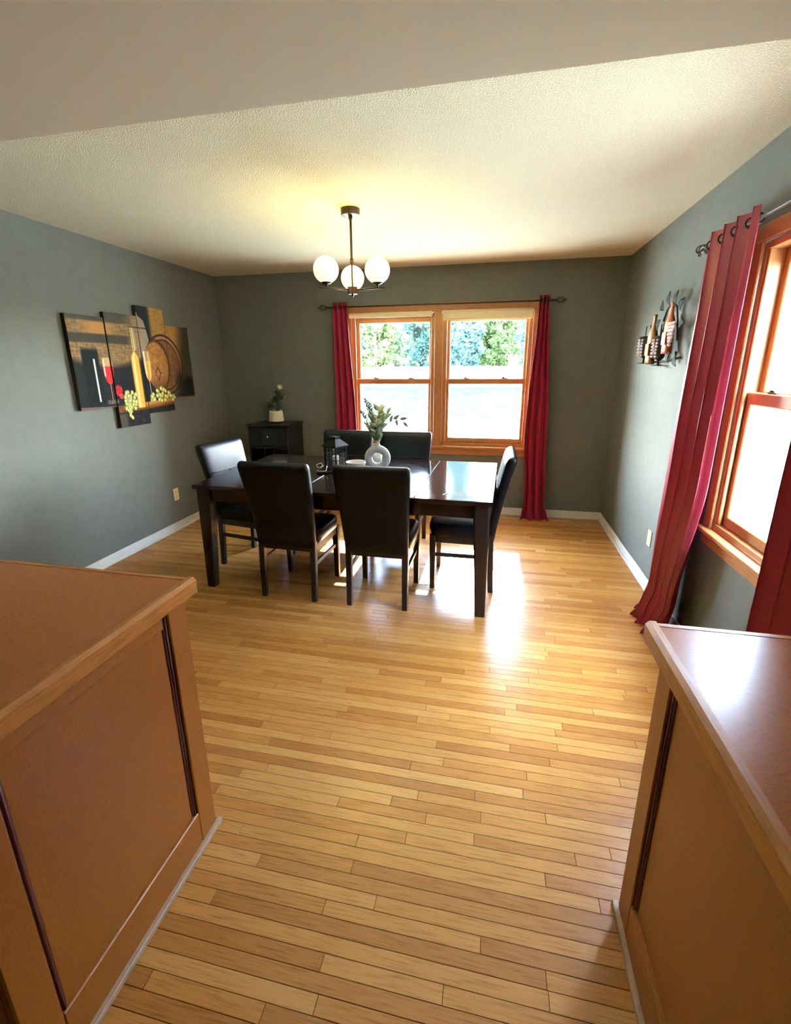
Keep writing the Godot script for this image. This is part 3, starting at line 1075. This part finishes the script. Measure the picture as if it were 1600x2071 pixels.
# ---------------------------------------------------------------- metal wall sculpture on the right wall (own x runs along the wall)
func make_wall_sculpture() -> void:
	var o := thing("metal_wall_sculpture", "metal wall sculpture of wine bottles, goblets, beads and leaves", "wall art", Vector3(W, 1.5, 0.0), -PI / 2)
	var g := G.new()
	# bottles: [middle x, bottom, top, half width, material]
	for b in [[1.085, 0.02, 0.35, 0.052, M.bronze], [1.40, 0.085, 0.395, 0.048, M.copper]]:
		g = G.new()
		var h: float = b[2] - b[1]
		var prof := [[0.001, 0.0], [b[3], 0.0], [b[3] * 1.02, h * 0.1], [b[3], h * 0.58], [b[3] * 0.8, h * 0.68], [b[3] * 0.42, h * 0.78], [b[3] * 0.38, h * 0.97], [b[3] * 0.45, h], [0.001, h]]
		var rings := []
		for p in prof:
			var r := PackedVector3Array()
			for k in 18:
				var a := TAU * k / 18
				r.append(Vector3(b[0] + cos(a) * p[0], b[1] + p[1], 0.05 + sin(a) * p[0] * 0.55))
			rings.append(r)
		g.loft(rings)
		var bt := put(g, "bottle", b[4], o)
		g = G.new()
		g.box(Vector3(b[0], b[1] + h * 0.3, 0.05 + b[3] * 0.5), Vector3(b[3] * 1.5, h * 0.25, 0.008), 0.002)
		put(g, "bottle_label", b[4], bt)
	# goblets: a wire outline above a beaded cup
	for b in [[0.925, 0.055, 0.29], [1.255, 0.04, 0.275]]:
		g = G.new()
		var x: float = b[0]
		g.tube([Vector3(x - 0.045, b[1] + 0.11, 0.04), Vector3(x - 0.05, b[2], 0.04), Vector3(x + 0.05, b[2], 0.04), Vector3(x + 0.045, b[1] + 0.11, 0.04)], 0.004, 6)
		var gb := put(g, "goblet_rim", M.pewter, o)
		g = G.new()
		g.lathe([[0.001, -0.03], [0.045, -0.03], [0.045, -0.026], [0.007, -0.022], [0.006, 0.02], [0.001, 0.02]], Vector3(x, b[1], 0.045), 14)
		put(g, "goblet_stem", M.pewter, gb)
		g = G.new()
		g.lathe([[0.001, b[1] + 0.0], [0.03, b[1] + 0.02], [0.046, b[1] + 0.08], [0.047, b[1] + 0.16], [0.001, b[1] + 0.165]], Vector3(x, 0, 0.045), 16)
		put(g, "cup", M.pewter, gb)
		g = G.new()
		for j in 6:
			for i in 4:
				g.ball(Vector3(x - 0.033 + i * 0.022, b[1] + 0.03 + j * 0.021, 0.095 - absf(i - 1.5) * 0.012), 0.008, 6, 4)
		put(g, "beads", M.bead_white, gb).set_meta("kind", "stuff")
	# hanging grapes of pale beads
	g = G.new()
	for j in 7:
		var n: int = [5, 5, 4, 4, 3, 2, 1][j]
		for i in n:
			g.ball(Vector3(1.50 + (i - (n - 1) / 2.0) * 0.024, 0.262 - j * 0.021, 0.07), 0.0105, 8, 6)
	put(g, "grape_cluster", M.bead_white, o).set_meta("kind", "stuff")
	# vine with leaves and the dark foot
	g = G.new()
	g.tube([Vector3(1.20, 0.30, 0.03), Vector3(1.28, 0.36, 0.04), Vector3(1.38, 0.39, 0.05), Vector3(1.48, 0.36, 0.05), Vector3(1.52, 0.28, 0.05), Vector3(1.56, 0.16, 0.05), Vector3(1.55, 0.06, 0.04)], 0.006, 6)
	put(g, "vine", M.dark_green_metal, o)
	for e in [[1.24, 0.36, -0.6, 0.9], [1.33, 0.385, -0.1, 1.0], [1.45, 0.37, 0.2, 1.0], [1.53, 0.33, 0.8, 1.0], [1.56, 0.27, 1.0, -0.2], [1.57, 0.16, 0.6, -0.9], [1.47, 0.10, -0.5, -0.8], [1.57, 0.08, 0.4, -0.7], [1.20, 0.31, -0.5, -0.8]]:
		g = G.new()
		g.leaf(Vector3(e[0], e[1], 0.05), Vector3(e[2], e[3], 0.1), Vector3(0, 0, 1), 0.085, 0.07, 0.1, 0.002)
		put(g, "leaf", M.dark_green_metal, o)
	g = G.new()
	g.tube([Vector3(0.86, 0.03, 0.012), Vector3(1.0, 0.035, 0.012), Vector3(1.3, 0.04, 0.012), Vector3(1.55, 0.06, 0.012)], 0.006, 6)
	put(g, "backing_bar", M.dark_green_metal, o)

func outlet(label: String, at: Vector3, turn: float) -> void:
	var o := thing("outlet_plate", label, "outlet", at, turn, "ivory outlet plates")
	var g := G.new()
	g.box(Vector3(0, 0, 0.003), Vector3(0.072, 0.116, 0.006), 0.002)
	put(g, "plate", M.plastic_ivory, o)
	for s in [-1, 1]:
		g = G.new()
		g.box(Vector3(0, s * 0.024, 0.006), Vector3(0.034, 0.03, 0.004), 0.003)
		var so := put(g, "socket", M.plastic_ivory, o)
		g = G.new()
		for x in [-0.007, 0.007]:
			g.box(Vector3(x, s * 0.024 + 0.003, 0.0082), Vector3(0.002, 0.009, 0.0008))
		g.box(Vector3(0, s * 0.024 - 0.008, 0.0082), Vector3(0.004, 0.004, 0.0008))
		put(g, "slots", M.slot, so)


# ---------------------------------------------------------------- kitchen counters at either side of the passage
# s = 1: the cabinet lies to the left and shows its panel towards +x; s = -1: it lies to the right
func peninsula(s: float, face: float, far_z: float, near_z: float, wall_x: float, where: String, nose_over: float) -> void:
	var cab := thing("base_cabinet", "honey oak base cabinet with framed end panel " + where, "cabinet", Vector3(face, 0, far_z), 0.0, "oak kitchen base cabinets")
	var deep := near_z - far_z
	var back := (wall_x - face)
	var g := G.new()
	g.span(Vector3(back + s * 0.01, 0.0, 0.0), Vector3(-s * 0.024, 0.858, deep))
	put(g, "carcass", M.cab_x, cab)
	var sp := func(z0, z1, y0, y1, out, called, mat, bevel) -> void:
		var q := G.new()
		q.span(Vector3(-s * 0.024, y0, z0), Vector3(s * out, y1, z1), bevel)
		put(q, called, mat, cab)
	sp.call(0.0, 0.076, 0.0, 0.858, 0.0, "stile", M.cab_y, 0.003)
	sp.call(deep - 0.076, deep, 0.0, 0.858, 0.0, "stile", M.cab_y, 0.003)
	sp.call(0.094, deep - 0.094, 0.815, 0.858, -0.004, "rail", M.cab_z, 0.003)
	sp.call(0.076, deep - 0.076, 0.0, 0.135, 0.0, "rail", M.cab_z, 0.003)
	sp.call(0.094, deep - 0.094, 0.135, 0.815, -0.012, "panel", M.cab_y, 0.0)
	for z in [0.076, deep - 0.094]:
		var q := G.new()
		q.span(Vector3(-s * 0.02, 0.135, z), Vector3(-s * 0.008, 0.857, z + 0.018), 0.002)
		var bead := put(q, "bead_moulding", M.bead, cab)
		q = G.new()
		q.tube([Vector3(-s * 0.008, 0.135, z + 0.009), Vector3(-s * 0.008, 0.857, z + 0.009)], 0.004, 8)
		put(q, "round_bead", M.bead, bead)
	g = G.new()
	var path := [Vector3(s * 0.006, 0.008, -0.012), Vector3(s * 0.006, 0.008, deep)]
	g.bar(path[0], path[1], Vector2(0.016, 0.018), Vector2(0.016, 0.018), Vector3.UP)
	put(g, "shoe_moulding", M.shoe, cab)
	# worktop with an oak nosing along its free edges
	var top := thing("countertop", "glossy brown countertop with oak edge " + where, "countertop", Vector3(face, 0.86, far_z), 0.0, "oak-edged countertops")
	var edge := nose_over
	g = G.new()
	g.span(Vector3(back + s * 0.004, 0.0, -0.023), Vector3(s * (edge - 0.024), 0.0495, deep + 0.02))
	put(g, "laminate", M.counter, top)
	var nose := func(a: Vector3, b: Vector3, inward: Vector3, mat: Material) -> void:
		var rings := []
		for e in [a, b]:
			var r := PackedVector3Array()
			for p in [[0.0235, 0.0505], [0.009, 0.0505], [0.0, 0.041], [0.0, 0.002], [0.002, 0.0], [0.0235, 0.0]]:
				r.append(e + inward * p[0] + Vector3(0, p[1], 0))
			rings.append(r)
		var q := G.new()
		q.loft(rings, false)
		put(q, "nosing", mat, top)
	nose.call(Vector3(s * edge, 0, -0.047), Vector3(s * edge, 0, deep + 0.02), Vector3(-s, 0, 0), M.nosing_z)
	nose.call(Vector3(back + s * 0.004, 0, -0.047), Vector3(s * (edge - 0.0236), 0, -0.047), Vector3(0, 0, 1), M.nosing_x)


# ---------------------------------------------------------------- floor of oak strips
func make_floor() -> void:
	var o := base("floor")
	var g := G.new()
	g.span(Vector3(-T, -0.25, -T), Vector3(W + T, -0.0165, REAR + T))
	put(g, "subfloor", M.subfloor, o)
	var r := RandomNumberGenerator.new()
	r.seed = 77
	var wide := 0.0415
	var lengths := [0.32, 0.45, 0.6, 0.75, 0.95, 1.15, 1.4]
	var shared := {}
	var loose := []
	for k in M.plank.size():
		loose.append(G.new())
	var z := 0.004
	while z < REAR - 0.06:
		var x := 0.003
		var first := r.randf_range(0.15, 1.1)
		var last := -1
		while x < W - 0.01:
			var len: float = first if x < 0.01 else lengths[r.randi() % lengths.size()]
			if W - x - len < 0.2:
				len = W - 0.003 - x
			var tone: int = r.randi() % M.plank.size()
			if tone == last:
				tone = (tone + 1) % M.plank.size()
			last = tone
			var c := Vector3(x + len / 2, -0.009, z + wide / 2)
			var seen := (z > 2.1 and z < 3.72) or (z >= 3.72 and z < 4.42 and x + len > 2.05 and x < 3.5)
			if seen:
				var key := "%.3f" % len
				if not shared.has(key):
					var q := G.new()
					q.box(Vector3.ZERO, Vector3(len - 0.0013, 0.018, wide - 0.0013), 0.0006)
					shared[key] = q.mesh()
				var p := put(shared[key], "plank", M.plank[tone], o)
				p.position = c
			else:
				loose[tone].box(c, Vector3(len - 0.0013, 0.018, wide - 0.0013), 0.0)
			x += len
		z += wide
	var am := ArrayMesh.new()
	for k in loose.size():
		loose[k].st.generate_normals()
		loose[k].st.commit(am)
		am.surface_set_material(k, M.plank[k])
	var rest := put(am, "distant_planks", null, o)
	rest.set_meta("kind", "stuff")


# ---------------------------------------------------------------- the shell of the house
func make_shell() -> void:
	make_floor()
	var g := G.new()
	g.span(Vector3(-T, H, -T), Vector3(W + T, H + 0.2, REAR + T))
	struct("ceiling", g, M.ceiling)
	# the dropped beam between dining room and kitchen
	g = G.new()
	g.span(Vector3(0.0, 2.10, 3.60), Vector3(W, H, 4.05), 0.003)
	struct("ceiling_soffit", g, M.soffit)
	# eave over the windows, out of view, cuts off the upper sun
	g = G.new()
	g.span(Vector3(-1.0, 2.26, -1.2), Vector3(W + 1.0, 2.6, -T - 0.005))
	struct("unseen_roof_eave", g, M.white_trim)
	# window wall, with one opening for the pair of windows
	var ox0 := 1.475
	var ox1 := 3.30
	var oy0 := 0.70
	var oy1 := 2.045
	g = G.new()
	g.span(Vector3(-T, -0.25, -T), Vector3(ox0, H, 0))
	g.span(Vector3(ox1, -0.25, -T), Vector3(W + T, H, 0))
	g.span(Vector3(ox0, -0.25, -T), Vector3(ox1, oy0, 0))
	g.span(Vector3(ox0, oy1, -T), Vector3(ox1, H, 0))
	struct("wall_back", g, M.wall)
	g = G.new()
	g.span(Vector3(-T, -0.25, 0), Vector3(0, H, REAR + T))
	struct("wall_left", g, M.wall)
	# right wall with the side window, outside the frame, lighting ceiling and right counter
	var z0 := 2.28
	var z1 := 3.02
	g = G.new()
	g.span(Vector3(W, -0.25, 0), Vector3(W + T, H, z0))
	g.span(Vector3(W, -0.25, z1), Vector3(W + T, H, REAR + T))
	g.span(Vector3(W, -0.25, z0), Vector3(W + T, oy0, z1))
	g.span(Vector3(W, oy1, z0), Vector3(W + T, H, z1))
	struct("wall_right", g, M.wall)
	g = G.new()
	g.span(Vector3(0, -0.25, REAR), Vector3(W, H, REAR + T))
	struct("wall_rear", g, M.wall)
	# baseboards with a quarter-round at the floor
	for b in [["baseboard_back", Vector3(0.0, 0, 0.0), 0.0, W], ["baseboard_left", Vector3(0.0, 0, 3.66), PI / 2, 3.645], ["baseboard_right", Vector3(W, 0, 0.015), -PI / 2, 3.64]]:
		var o := base(b[0], b[1], b[2])
		g = G.new()
		g.span(Vector3(0, 0.0, 0), Vector3(b[3], 0.078, 0.013), 0.003)
		put(g, "board", M.white_trim, o)
		g = G.new()
		g.bar(Vector3(0.0, 0.008, 0.019), Vector3(b[3], 0.008, 0.019), Vector2(0.014, 0.016), Vector2(0.014, 0.016), Vector3.UP)
		put(g, "shoe", M.white_trim, o)
	# windows
	hung_window("window_1", Vector3(1.497, oy0 + 0.022, 0), 0.0, 0.848, 1.30, M.oak_x, M.oak_y)
	hung_window("window_2", Vector3(2.433, oy0 + 0.022, 0), 0.0, 0.845, 1.30, M.oak_x, M.oak_y)
	var hold := [base("trim_1")]
	var c := func(a: Vector3, b: Vector3, called: String, mat: Material) -> void:
		var q := G.new()
		q.span(a, b, 0.004)
		put(q, called, mat, hold[0])
	c.call(Vector3(ox0 - 0.05, oy0, 0.0), Vector3(ox0 + 0.024, oy1 - 0.02, 0.014), "side_casing", M.oak_y)
	c.call(Vector3(ox1 - 0.024, oy0, 0.0), Vector3(ox1 + 0.05, oy1 - 0.02, 0.014), "side_casing", M.oak_y)
	c.call(Vector3(2.345, oy0, -T + 0.01), Vector3(2.433, oy1 - 0.02, 0.012), "mullion", M.oak_y)
	c.call(Vector3(ox0 - 0.05, oy1 - 0.02, 0.0), Vector3(ox1 + 0.05, oy1 + 0.05, 0.016), "head_casing", M.oak_x)
	c.call(Vector3(ox0 - 0.06, oy1 + 0.05, 0.0), Vector3(ox1 + 0.06, oy1 + 0.062, 0.022), "head_cap", M.oak_x)
	c.call(Vector3(ox0, oy0, -T + 0.01), Vector3(ox1, oy0 + 0.022, 0.0), "opening_sill", M.oak_x)
	c.call(Vector3(ox0 - 0.07, oy0 - 0.008, 0.0), Vector3(ox1 + 0.07, oy0 + 0.016, 0.045), "stool", M.oak_x)
	c.call(Vector3(ox0 - 0.05, oy0 - 0.075, 0.0), Vector3(ox1 + 0.05, oy0 - 0.008, 0.014), "apron", M.oak_x)
	# the side window, cased the same way
	hung_window("window_3", Vector3(W, oy0 + 0.022, z0 + 0.02), -PI / 2, 0.70, 1.30, M.oak_z, M.oak_y)
	hold[0] = base("trim_2", Vector3(W, 0, z0), -PI / 2)
	var w := z1 - z0
	c.call(Vector3(-0.05, oy0, 0.0), Vector3(0.024, oy1 - 0.02, 0.014), "side_casing", M.oak_y)
	c.call(Vector3(w - 0.024, oy0, 0.0), Vector3(w + 0.03, oy1 - 0.02, 0.014), "side_casing", M.oak_y)
	c.call(Vector3(-0.05, oy1 - 0.02, 0.0), Vector3(w + 0.03, oy1 + 0.05, 0.016), "head_casing", M.oak_z)
	c.call(Vector3(0.0, oy0, -T + 0.01), Vector3(w, oy0 + 0.022, 0.0), "opening_sill", M.oak_z)
	c.call(Vector3(-0.07, oy0 - 0.008, 0.0), Vector3(w + 0.03, oy0 + 0.016, 0.045), "stool", M.oak_z)
	c.call(Vector3(-0.05, oy0 - 0.075, 0.0), Vector3(w + 0.03, oy0 - 0.008, 0.014), "apron", M.oak_z)


# ---------------------------------------------------------------- the yard
func tree(at: Vector3, tall: float, spread: float, low: float, leaf: Material, label: String, sd: int) -> void:
	var o := thing("yard_tree", label, "tree", at, 0.0, "trees behind the white fence")
	var r := RandomNumberGenerator.new()
	r.seed = sd
	var g := G.new()
	g.tube([Vector3.ZERO, Vector3(0.1, tall * 0.3, 0), Vector3(-0.1, tall * 0.55, 0.1), Vector3(0, tall * 0.85, 0)], [0.28, 0.22, 0.15, 0.05], 8)
	for k in 9:
		var a := k * 2.4
		var y := lerpf(low + 0.4, tall * 0.75, k / 8.0)
		g.tube([Vector3(0, y, 0), Vector3(cos(a) * spread * 0.4, y + 0.5, sin(a) * spread * 0.4), Vector3(cos(a) * spread * 0.8, y + 1.3, sin(a) * spread * 0.8)], [0.10, 0.06, 0.02], 6)
	put(g, "trunk", M.bark, o)
	# leaves in clumps; each leaf a folded pair of triangles
	var st := SurfaceTool.new()
	st.begin(Mesh.PRIMITIVE_TRIANGLES)
	for k in (230 if tall > 20.0 else 120):
		var y := lerpf(low, tall, pow(r.randf(), 0.9))
		var f := (y - low) / (tall - low)
		var rad := spread * sqrt(clampf(1.0 - pow(absf(f - 0.38) / 0.64, 2.0), 0.05, 1.0))
		var a := r.randf() * TAU
		var d := rad * sqrt(r.randf())
		var c := Vector3(cos(a) * d, y, sin(a) * d)
		var cr := spread * 0.26
		for q in 85:
			var v := Vector3(r.randfn(), r.randfn() * 0.75, r.randfn())
			v = c + v.normalized() * cr * pow(r.randf(), 0.4)
			var n := Vector3(r.randfn(), r.randfn() + 0.6, r.randfn()).normalized()
			var s := n.cross(Vector3(r.randfn(), r.randfn(), r.randfn())).normalized()
			var u := n.cross(s)
			var l := r.randf_range(0.2, 0.36)
			for p in [[-1.0, 0.0], [0.0, 0.5], [1.0, 0.0], [-1.0, 0.0], [1.0, 0.0], [0.0, -0.5]]:
				st.set_normal(n)
				st.add_vertex(v + s * p[0] * l + u * p[1] * l)
	var cr_ := put(st.commit(), "crown", leaf, o)
	cr_.set_meta("kind", "stuff")

func make_yard() -> void:
	var gy := -0.55
	var g := G.new()
	g.span(Vector3(-90, gy - 0.3, -140), Vector3(90, gy, 40))
	struct("ground_lawn", g, M.lawn)
	g = G.new()
	g.span(Vector3(-30, gy, -13.5), Vector3(30, gy + 0.02, -T - 0.05))
	struct("ground_pavement", g, M.concrete)
	g = G.new()
	g.span(Vector3(W + T + 0.05, gy, -T - 0.04), Vector3(W + 9.0, gy + 0.02, 9.0))
	struct("unseen_bounce_patio", g, M.paving)  # paving out of view, placed to bounce sunlight up to the ceiling
	# a long white fence, panel by panel
	var f := thing("yard_fence", "long white vinyl fence across the yard behind the windows", "fence", Vector3(0, gy, -40.5))
	var panel := G.new()
	panel.box(Vector3(0, 1.03, 0), Vector3(2.36, 1.75, 0.05), 0.01)
	panel.box(Vector3(0, 1.95, 0), Vector3(2.36, 0.11, 0.09), 0.01)
	panel.box(Vector3(0, 0.12, 0), Vector3(2.36, 0.11, 0.09), 0.01)
	var pm := panel.mesh()
	var post := G.new()
	post.box(Vector3(0, 1.03, 0), Vector3(0.13, 2.06, 0.13), 0.01)
	post.box(Vector3(0, 2.08, 0), Vector3(0.16, 0.05, 0.16), 0.015)
	var qm := post.mesh()
	for k in 16:
		var x := -24.0 + k * 2.49
		put(pm, "fence_panel", M.vinyl, f).position.x = x
		put(qm, "post", M.vinyl, f).position.x = x - 1.245
	# trees beyond it, whose shadows fall over the lawn
	var rows := [
		[-24.8, -50.0, 13.0, 3.4, 0, "leafy green tree farthest left behind the white fence"],
		[-15.0, -55.0, 14.5, 3.2, 0, "broad green tree behind fence, seen left in the left window"],
		[-10.2, -47.0, 11.0, 2.3, 2, "yellowish green tree behind fence, in the middle of the left window"],
		[-5.6, -55.0, 14.0, 2.9, 1, "blue-green tree behind fence, seen right in the left window"],
		[-1.2, -47.0, 13.0, 2.6, 3, "blue-green tree behind fence, seen left in the right window"],
		[3.0, -55.0, 13.0, 2.8, 2, "yellow-green tree behind fence, in the middle of the right window"],
		[7.6, -47.0, 12.0, 2.6, 3, "pale blue-green tree behind fence, seen right in the right window"],
		[-23.0, -67.0, 30.0, 4.6, 0, "tall green tree deep behind the others, farthest left"],
		[-12.2, -67.0, 30.0, 4.6, 0, "tall green tree deep behind the others, in the left window"],
		[-1.6, -67.0, 30.0, 4.6, 1, "tall blue-green tree deep behind the others, left in the right window"],
		[9.0, -67.0, 30.0, 4.6, 3, "tall pale tree deep behind the others, right in the right window"],
		[19.8, -67.0, 30.0, 4.6, 1, "tall blue-green tree deep behind the others, farthest right"],
		[17.0, -52.0, 14.0, 3.4, 1, "blue-green tree behind fence, farthest right"],
	]
	# house out of view, placed to block sky light at the side window
	var o := thing("sky_blocking_house", "tan house out of view, placed to block sky light at the side window", "house", Vector3(W + 6.2, gy, 4.0))
	o.set_meta("kind", "structure")
	g = G.new()
	g.span(Vector3(0, 0, -9.0), Vector3(8.0, 6.0, 10.0))
	put(g, "house_wall", M.siding, o)
	g = G.new()
	g.loft([PackedVector3Array([Vector3(-0.5, 5.9, -9.6), Vector3(8.5, 5.9, -9.6), Vector3(4, 8.6, -9.6)]), PackedVector3Array([Vector3(-0.5, 5.9, 10.6), Vector3(8.5, 5.9, 10.6), Vector3(4, 8.6, 10.6)])], false)
	put(g, "roof", M.roofing, o)
	for zz in [-5.5, -1.0, 3.5]:
		g = G.new()
		g.box(Vector3(-0.02, 2.4, zz), Vector3(0.08, 1.5, 1.3), 0.01)
		var wf := put(g, "window_frame", M.vinyl, o)
		g = G.new()
		g.box(Vector3(-0.05, 2.4, zz), Vector3(0.04, 1.3, 1.1))
		put(g, "pane", M.slot, wf)
	for i in rows.size():
		var e: Array = rows[i]
		tree(Vector3(e[0], gy, e[1]), e[2], e[3], 1.6, M.foliage[e[4]], e[5], 100 + i)


# ---------------------------------------------------------------- light and camera
func make_light() -> void:
	var env := Environment.new()
	env.background_mode = Environment.BG_SKY
	var sky := Sky.new()
	var sm := ProceduralSkyMaterial.new()
	sm.sky_top_color = Color(0.72, 0.84, 0.97)
	sm.sky_horizon_color = Color(0.99, 1.0, 0.96)
	sm.ground_bottom_color = Color(0.55, 0.56, 0.5)
	sm.ground_horizon_color = Color(0.8, 0.82, 0.8)
	sm.sky_energy_multiplier = 8.5
	sm.ground_energy_multiplier = 3.0
	sm.sun_angle_max = 1.0
	sky.sky_material = sm
	env.sky = sky
	env.tonemap_mode = Environment.TONE_MAPPER_LINEAR
	env.tonemap_exposure = 1.19
	env.sdfgi_enabled = true
	env.ssao_enabled = true
	env.ssil_enabled = true
	var we := WorldEnvironment.new()
	we.name = "world_environment"
	we.environment = env
	add_child(we)
	var sun := DirectionalLight3D.new()
	sun.name = "sun"
	sun.light_color = Color(1.0, 0.975, 0.90)
	sun.light_energy = 30.0
	sun.light_angular_distance = 0.6
	sun.shadow_enabled = true
	add_child(sun)
	# straight through the window wall, 36 degrees above the horizon
	sun.look_at_from_position(Vector3(0, 10, 0), Vector3(0, 10, 0) + Vector3(0.0, -sin(deg_to_rad(36.0)), cos(deg_to_rad(36.0))), Vector3.UP)

func make_camera() -> void:
	var cam := Camera3D.new()
	cam.name = "camera"
	add_child(cam)
	cam.position = Vector3(2.9586, 1.5187, 4.7882)
	cam.basis = Basis(Vector3.UP, 0.21069) * Basis(Vector3.RIGHT, -0.27437) * Basis(Vector3.BACK, -0.00659)
	# a lens of 931.85 pixels whose axis meets the 1600 x 2071 frame at (799, 1003)
	var f := 931.851
	cam.projection = Camera3D.PROJECTION_FRUSTUM
	cam.keep_aspect = Camera3D.KEEP_HEIGHT
	cam.near = 0.05
	cam.far = 400.0
	cam.size = 2071.0 / f * cam.near
	cam.frustum_offset = Vector2(1.0, -32.5) / f * cam.near
	cam.current = true


func _ready() -> void:
	rng.seed = 5
	make_camera()
	make_light()
	make_materials()
	make_shell()
	make_yard()
	peninsula(1.0, 2.091, 3.716, 4.36, 0.0, "left of the passage", 0.011)
	peninsula(-1.0, 3.381, 3.716, 4.42, W, "right of the passage", 0.03)
	make_table()
	var chair := make_chair("black leather dining chair at the near long side, towards the left")
	chair.position = Vector3(1.665, 0, 1.955)
	chair.rotation.y = deg_to_rad(-2)
	copy(chair, "black leather dining chair at the near long side, in the middle", Vector3(2.272, 0, 1.958), 0.0)
	copy(chair, "black leather dining chair under the window, on the left", Vector3(1.665, 0, 1.05), PI)
	copy(chair, "black leather dining chair under the window, behind the ring vase", Vector3(2.20, 0, 1.06), PI)
	copy(chair, "black leather dining chair at the left end, its back gleaming", Vector3(1.13, 0, 1.58), deg_to_rad(-90 - 10))
	copy(chair, "black leather dining chair at the right end beside red curtain", Vector3(2.79, 0, 1.62), deg_to_rad(90))
	# curtains and rods
	curtain_rod("dark metal curtain rod above the pair of windows", Vector3(0, 2.085, 0), 0.0, 1.27, 3.46)
	curtain("window_curtain", "dark red curtain left of the pair of windows", Vector3.ZERO, 0.0, [[0.004, 1.30, 1.60, 0.035, 0.115], [0.10, 1.32, 1.56, 0.032, 0.105], [0.9, 1.335, 1.545, 0.030, 0.10], [2.13, 1.335, 1.487, 0.026, 0.10]], 3, 1, "dark red curtains")
	curtain("window_curtain", "dark red curtain right of the pair of windows", Vector3.ZERO, 0.0, [[0.004, 3.275, 3.56, 0.05, 0.14], [0.06, 3.285, 3.535, 0.045, 0.125], [0.16, 3.30, 3.50, 0.034, 0.108], [0.9, 3.265, 3.475, 0.032, 0.10], [2.13, 3.315, 3.405, 0.026, 0.10]], 3, 2, "dark red curtains")
	curtain_rod("dark metal curtain rod above the side window", Vector3(W, 2.085, 0), -PI / 2, 1.92, 3.40)
	curtain("window_curtain", "dark red curtain on the right wall beside the counter", Vector3(W, 0, 0), -PI / 2, [[0.004, 1.86, 2.30, 0.06, 0.15], [0.08, 1.89, 2.26, 0.045, 0.125], [0.25, 1.915, 2.28, 0.036, 0.105], [1.0, 1.925, 2.42, 0.034, 0.10], [2.13, 1.955, 2.46, 0.028, 0.10]], 4, 3, "dark red curtains")
	curtain("window_curtain", "dark red curtain on the far side of the side window", Vector3(W, 0, 0), -PI / 2, [[0.004, 2.98, 3.32, 0.05, 0.13], [0.25, 2.97, 3.30, 0.036, 0.105], [1.0, 2.96, 3.30, 0.034, 0.10], [2.13, 2.97, 3.30, 0.028, 0.10]], 3, 5, "dark red curtains")
	roller_shade(Vector3(1.481, 2.012, 0.038), 0.845, 0.030, "cream roller shade rolled up over the left window")
	roller_shade(Vector3(2.424, 2.014, 0.038), 0.846, 0.072, "cream roller shade over right window, hanging slightly lower")
	make_chandelier()
	make_wine_cabinet()
	make_potted_plant()
	make_table_things()
	make_wall_sculpture()
	outlet("ivory outlet plate low on the left wall", Vector3(0.0, 0.345, 1.045), PI / 2)
	outlet("ivory outlet plate low on the right wall", Vector3(W, 0.35, 1.465), -PI / 2)
	var pic := plain(Color.WHITE, 0.75, 0.0, 0.25)
	pic.albedo_texture = print_picture()
	canvas(1.62, 1.95, 1.222, 1.887, pic, "canvas panel with red wine glass, outermost toward the kitchen")
	canvas(1.272, 1.605, 1.053, 1.93, pic, "lowest-hanging canvas panel, with wine bottle and hanging grapes")
	canvas(0.935, 1.265, 1.138, 2.016, pic, "tallest-reaching canvas panel, with barrel face and white wine glass")
	canvas(0.613, 0.93, 1.242, 1.885, pic, "canvas panel nearest the corner, with the barrel's dark edge")
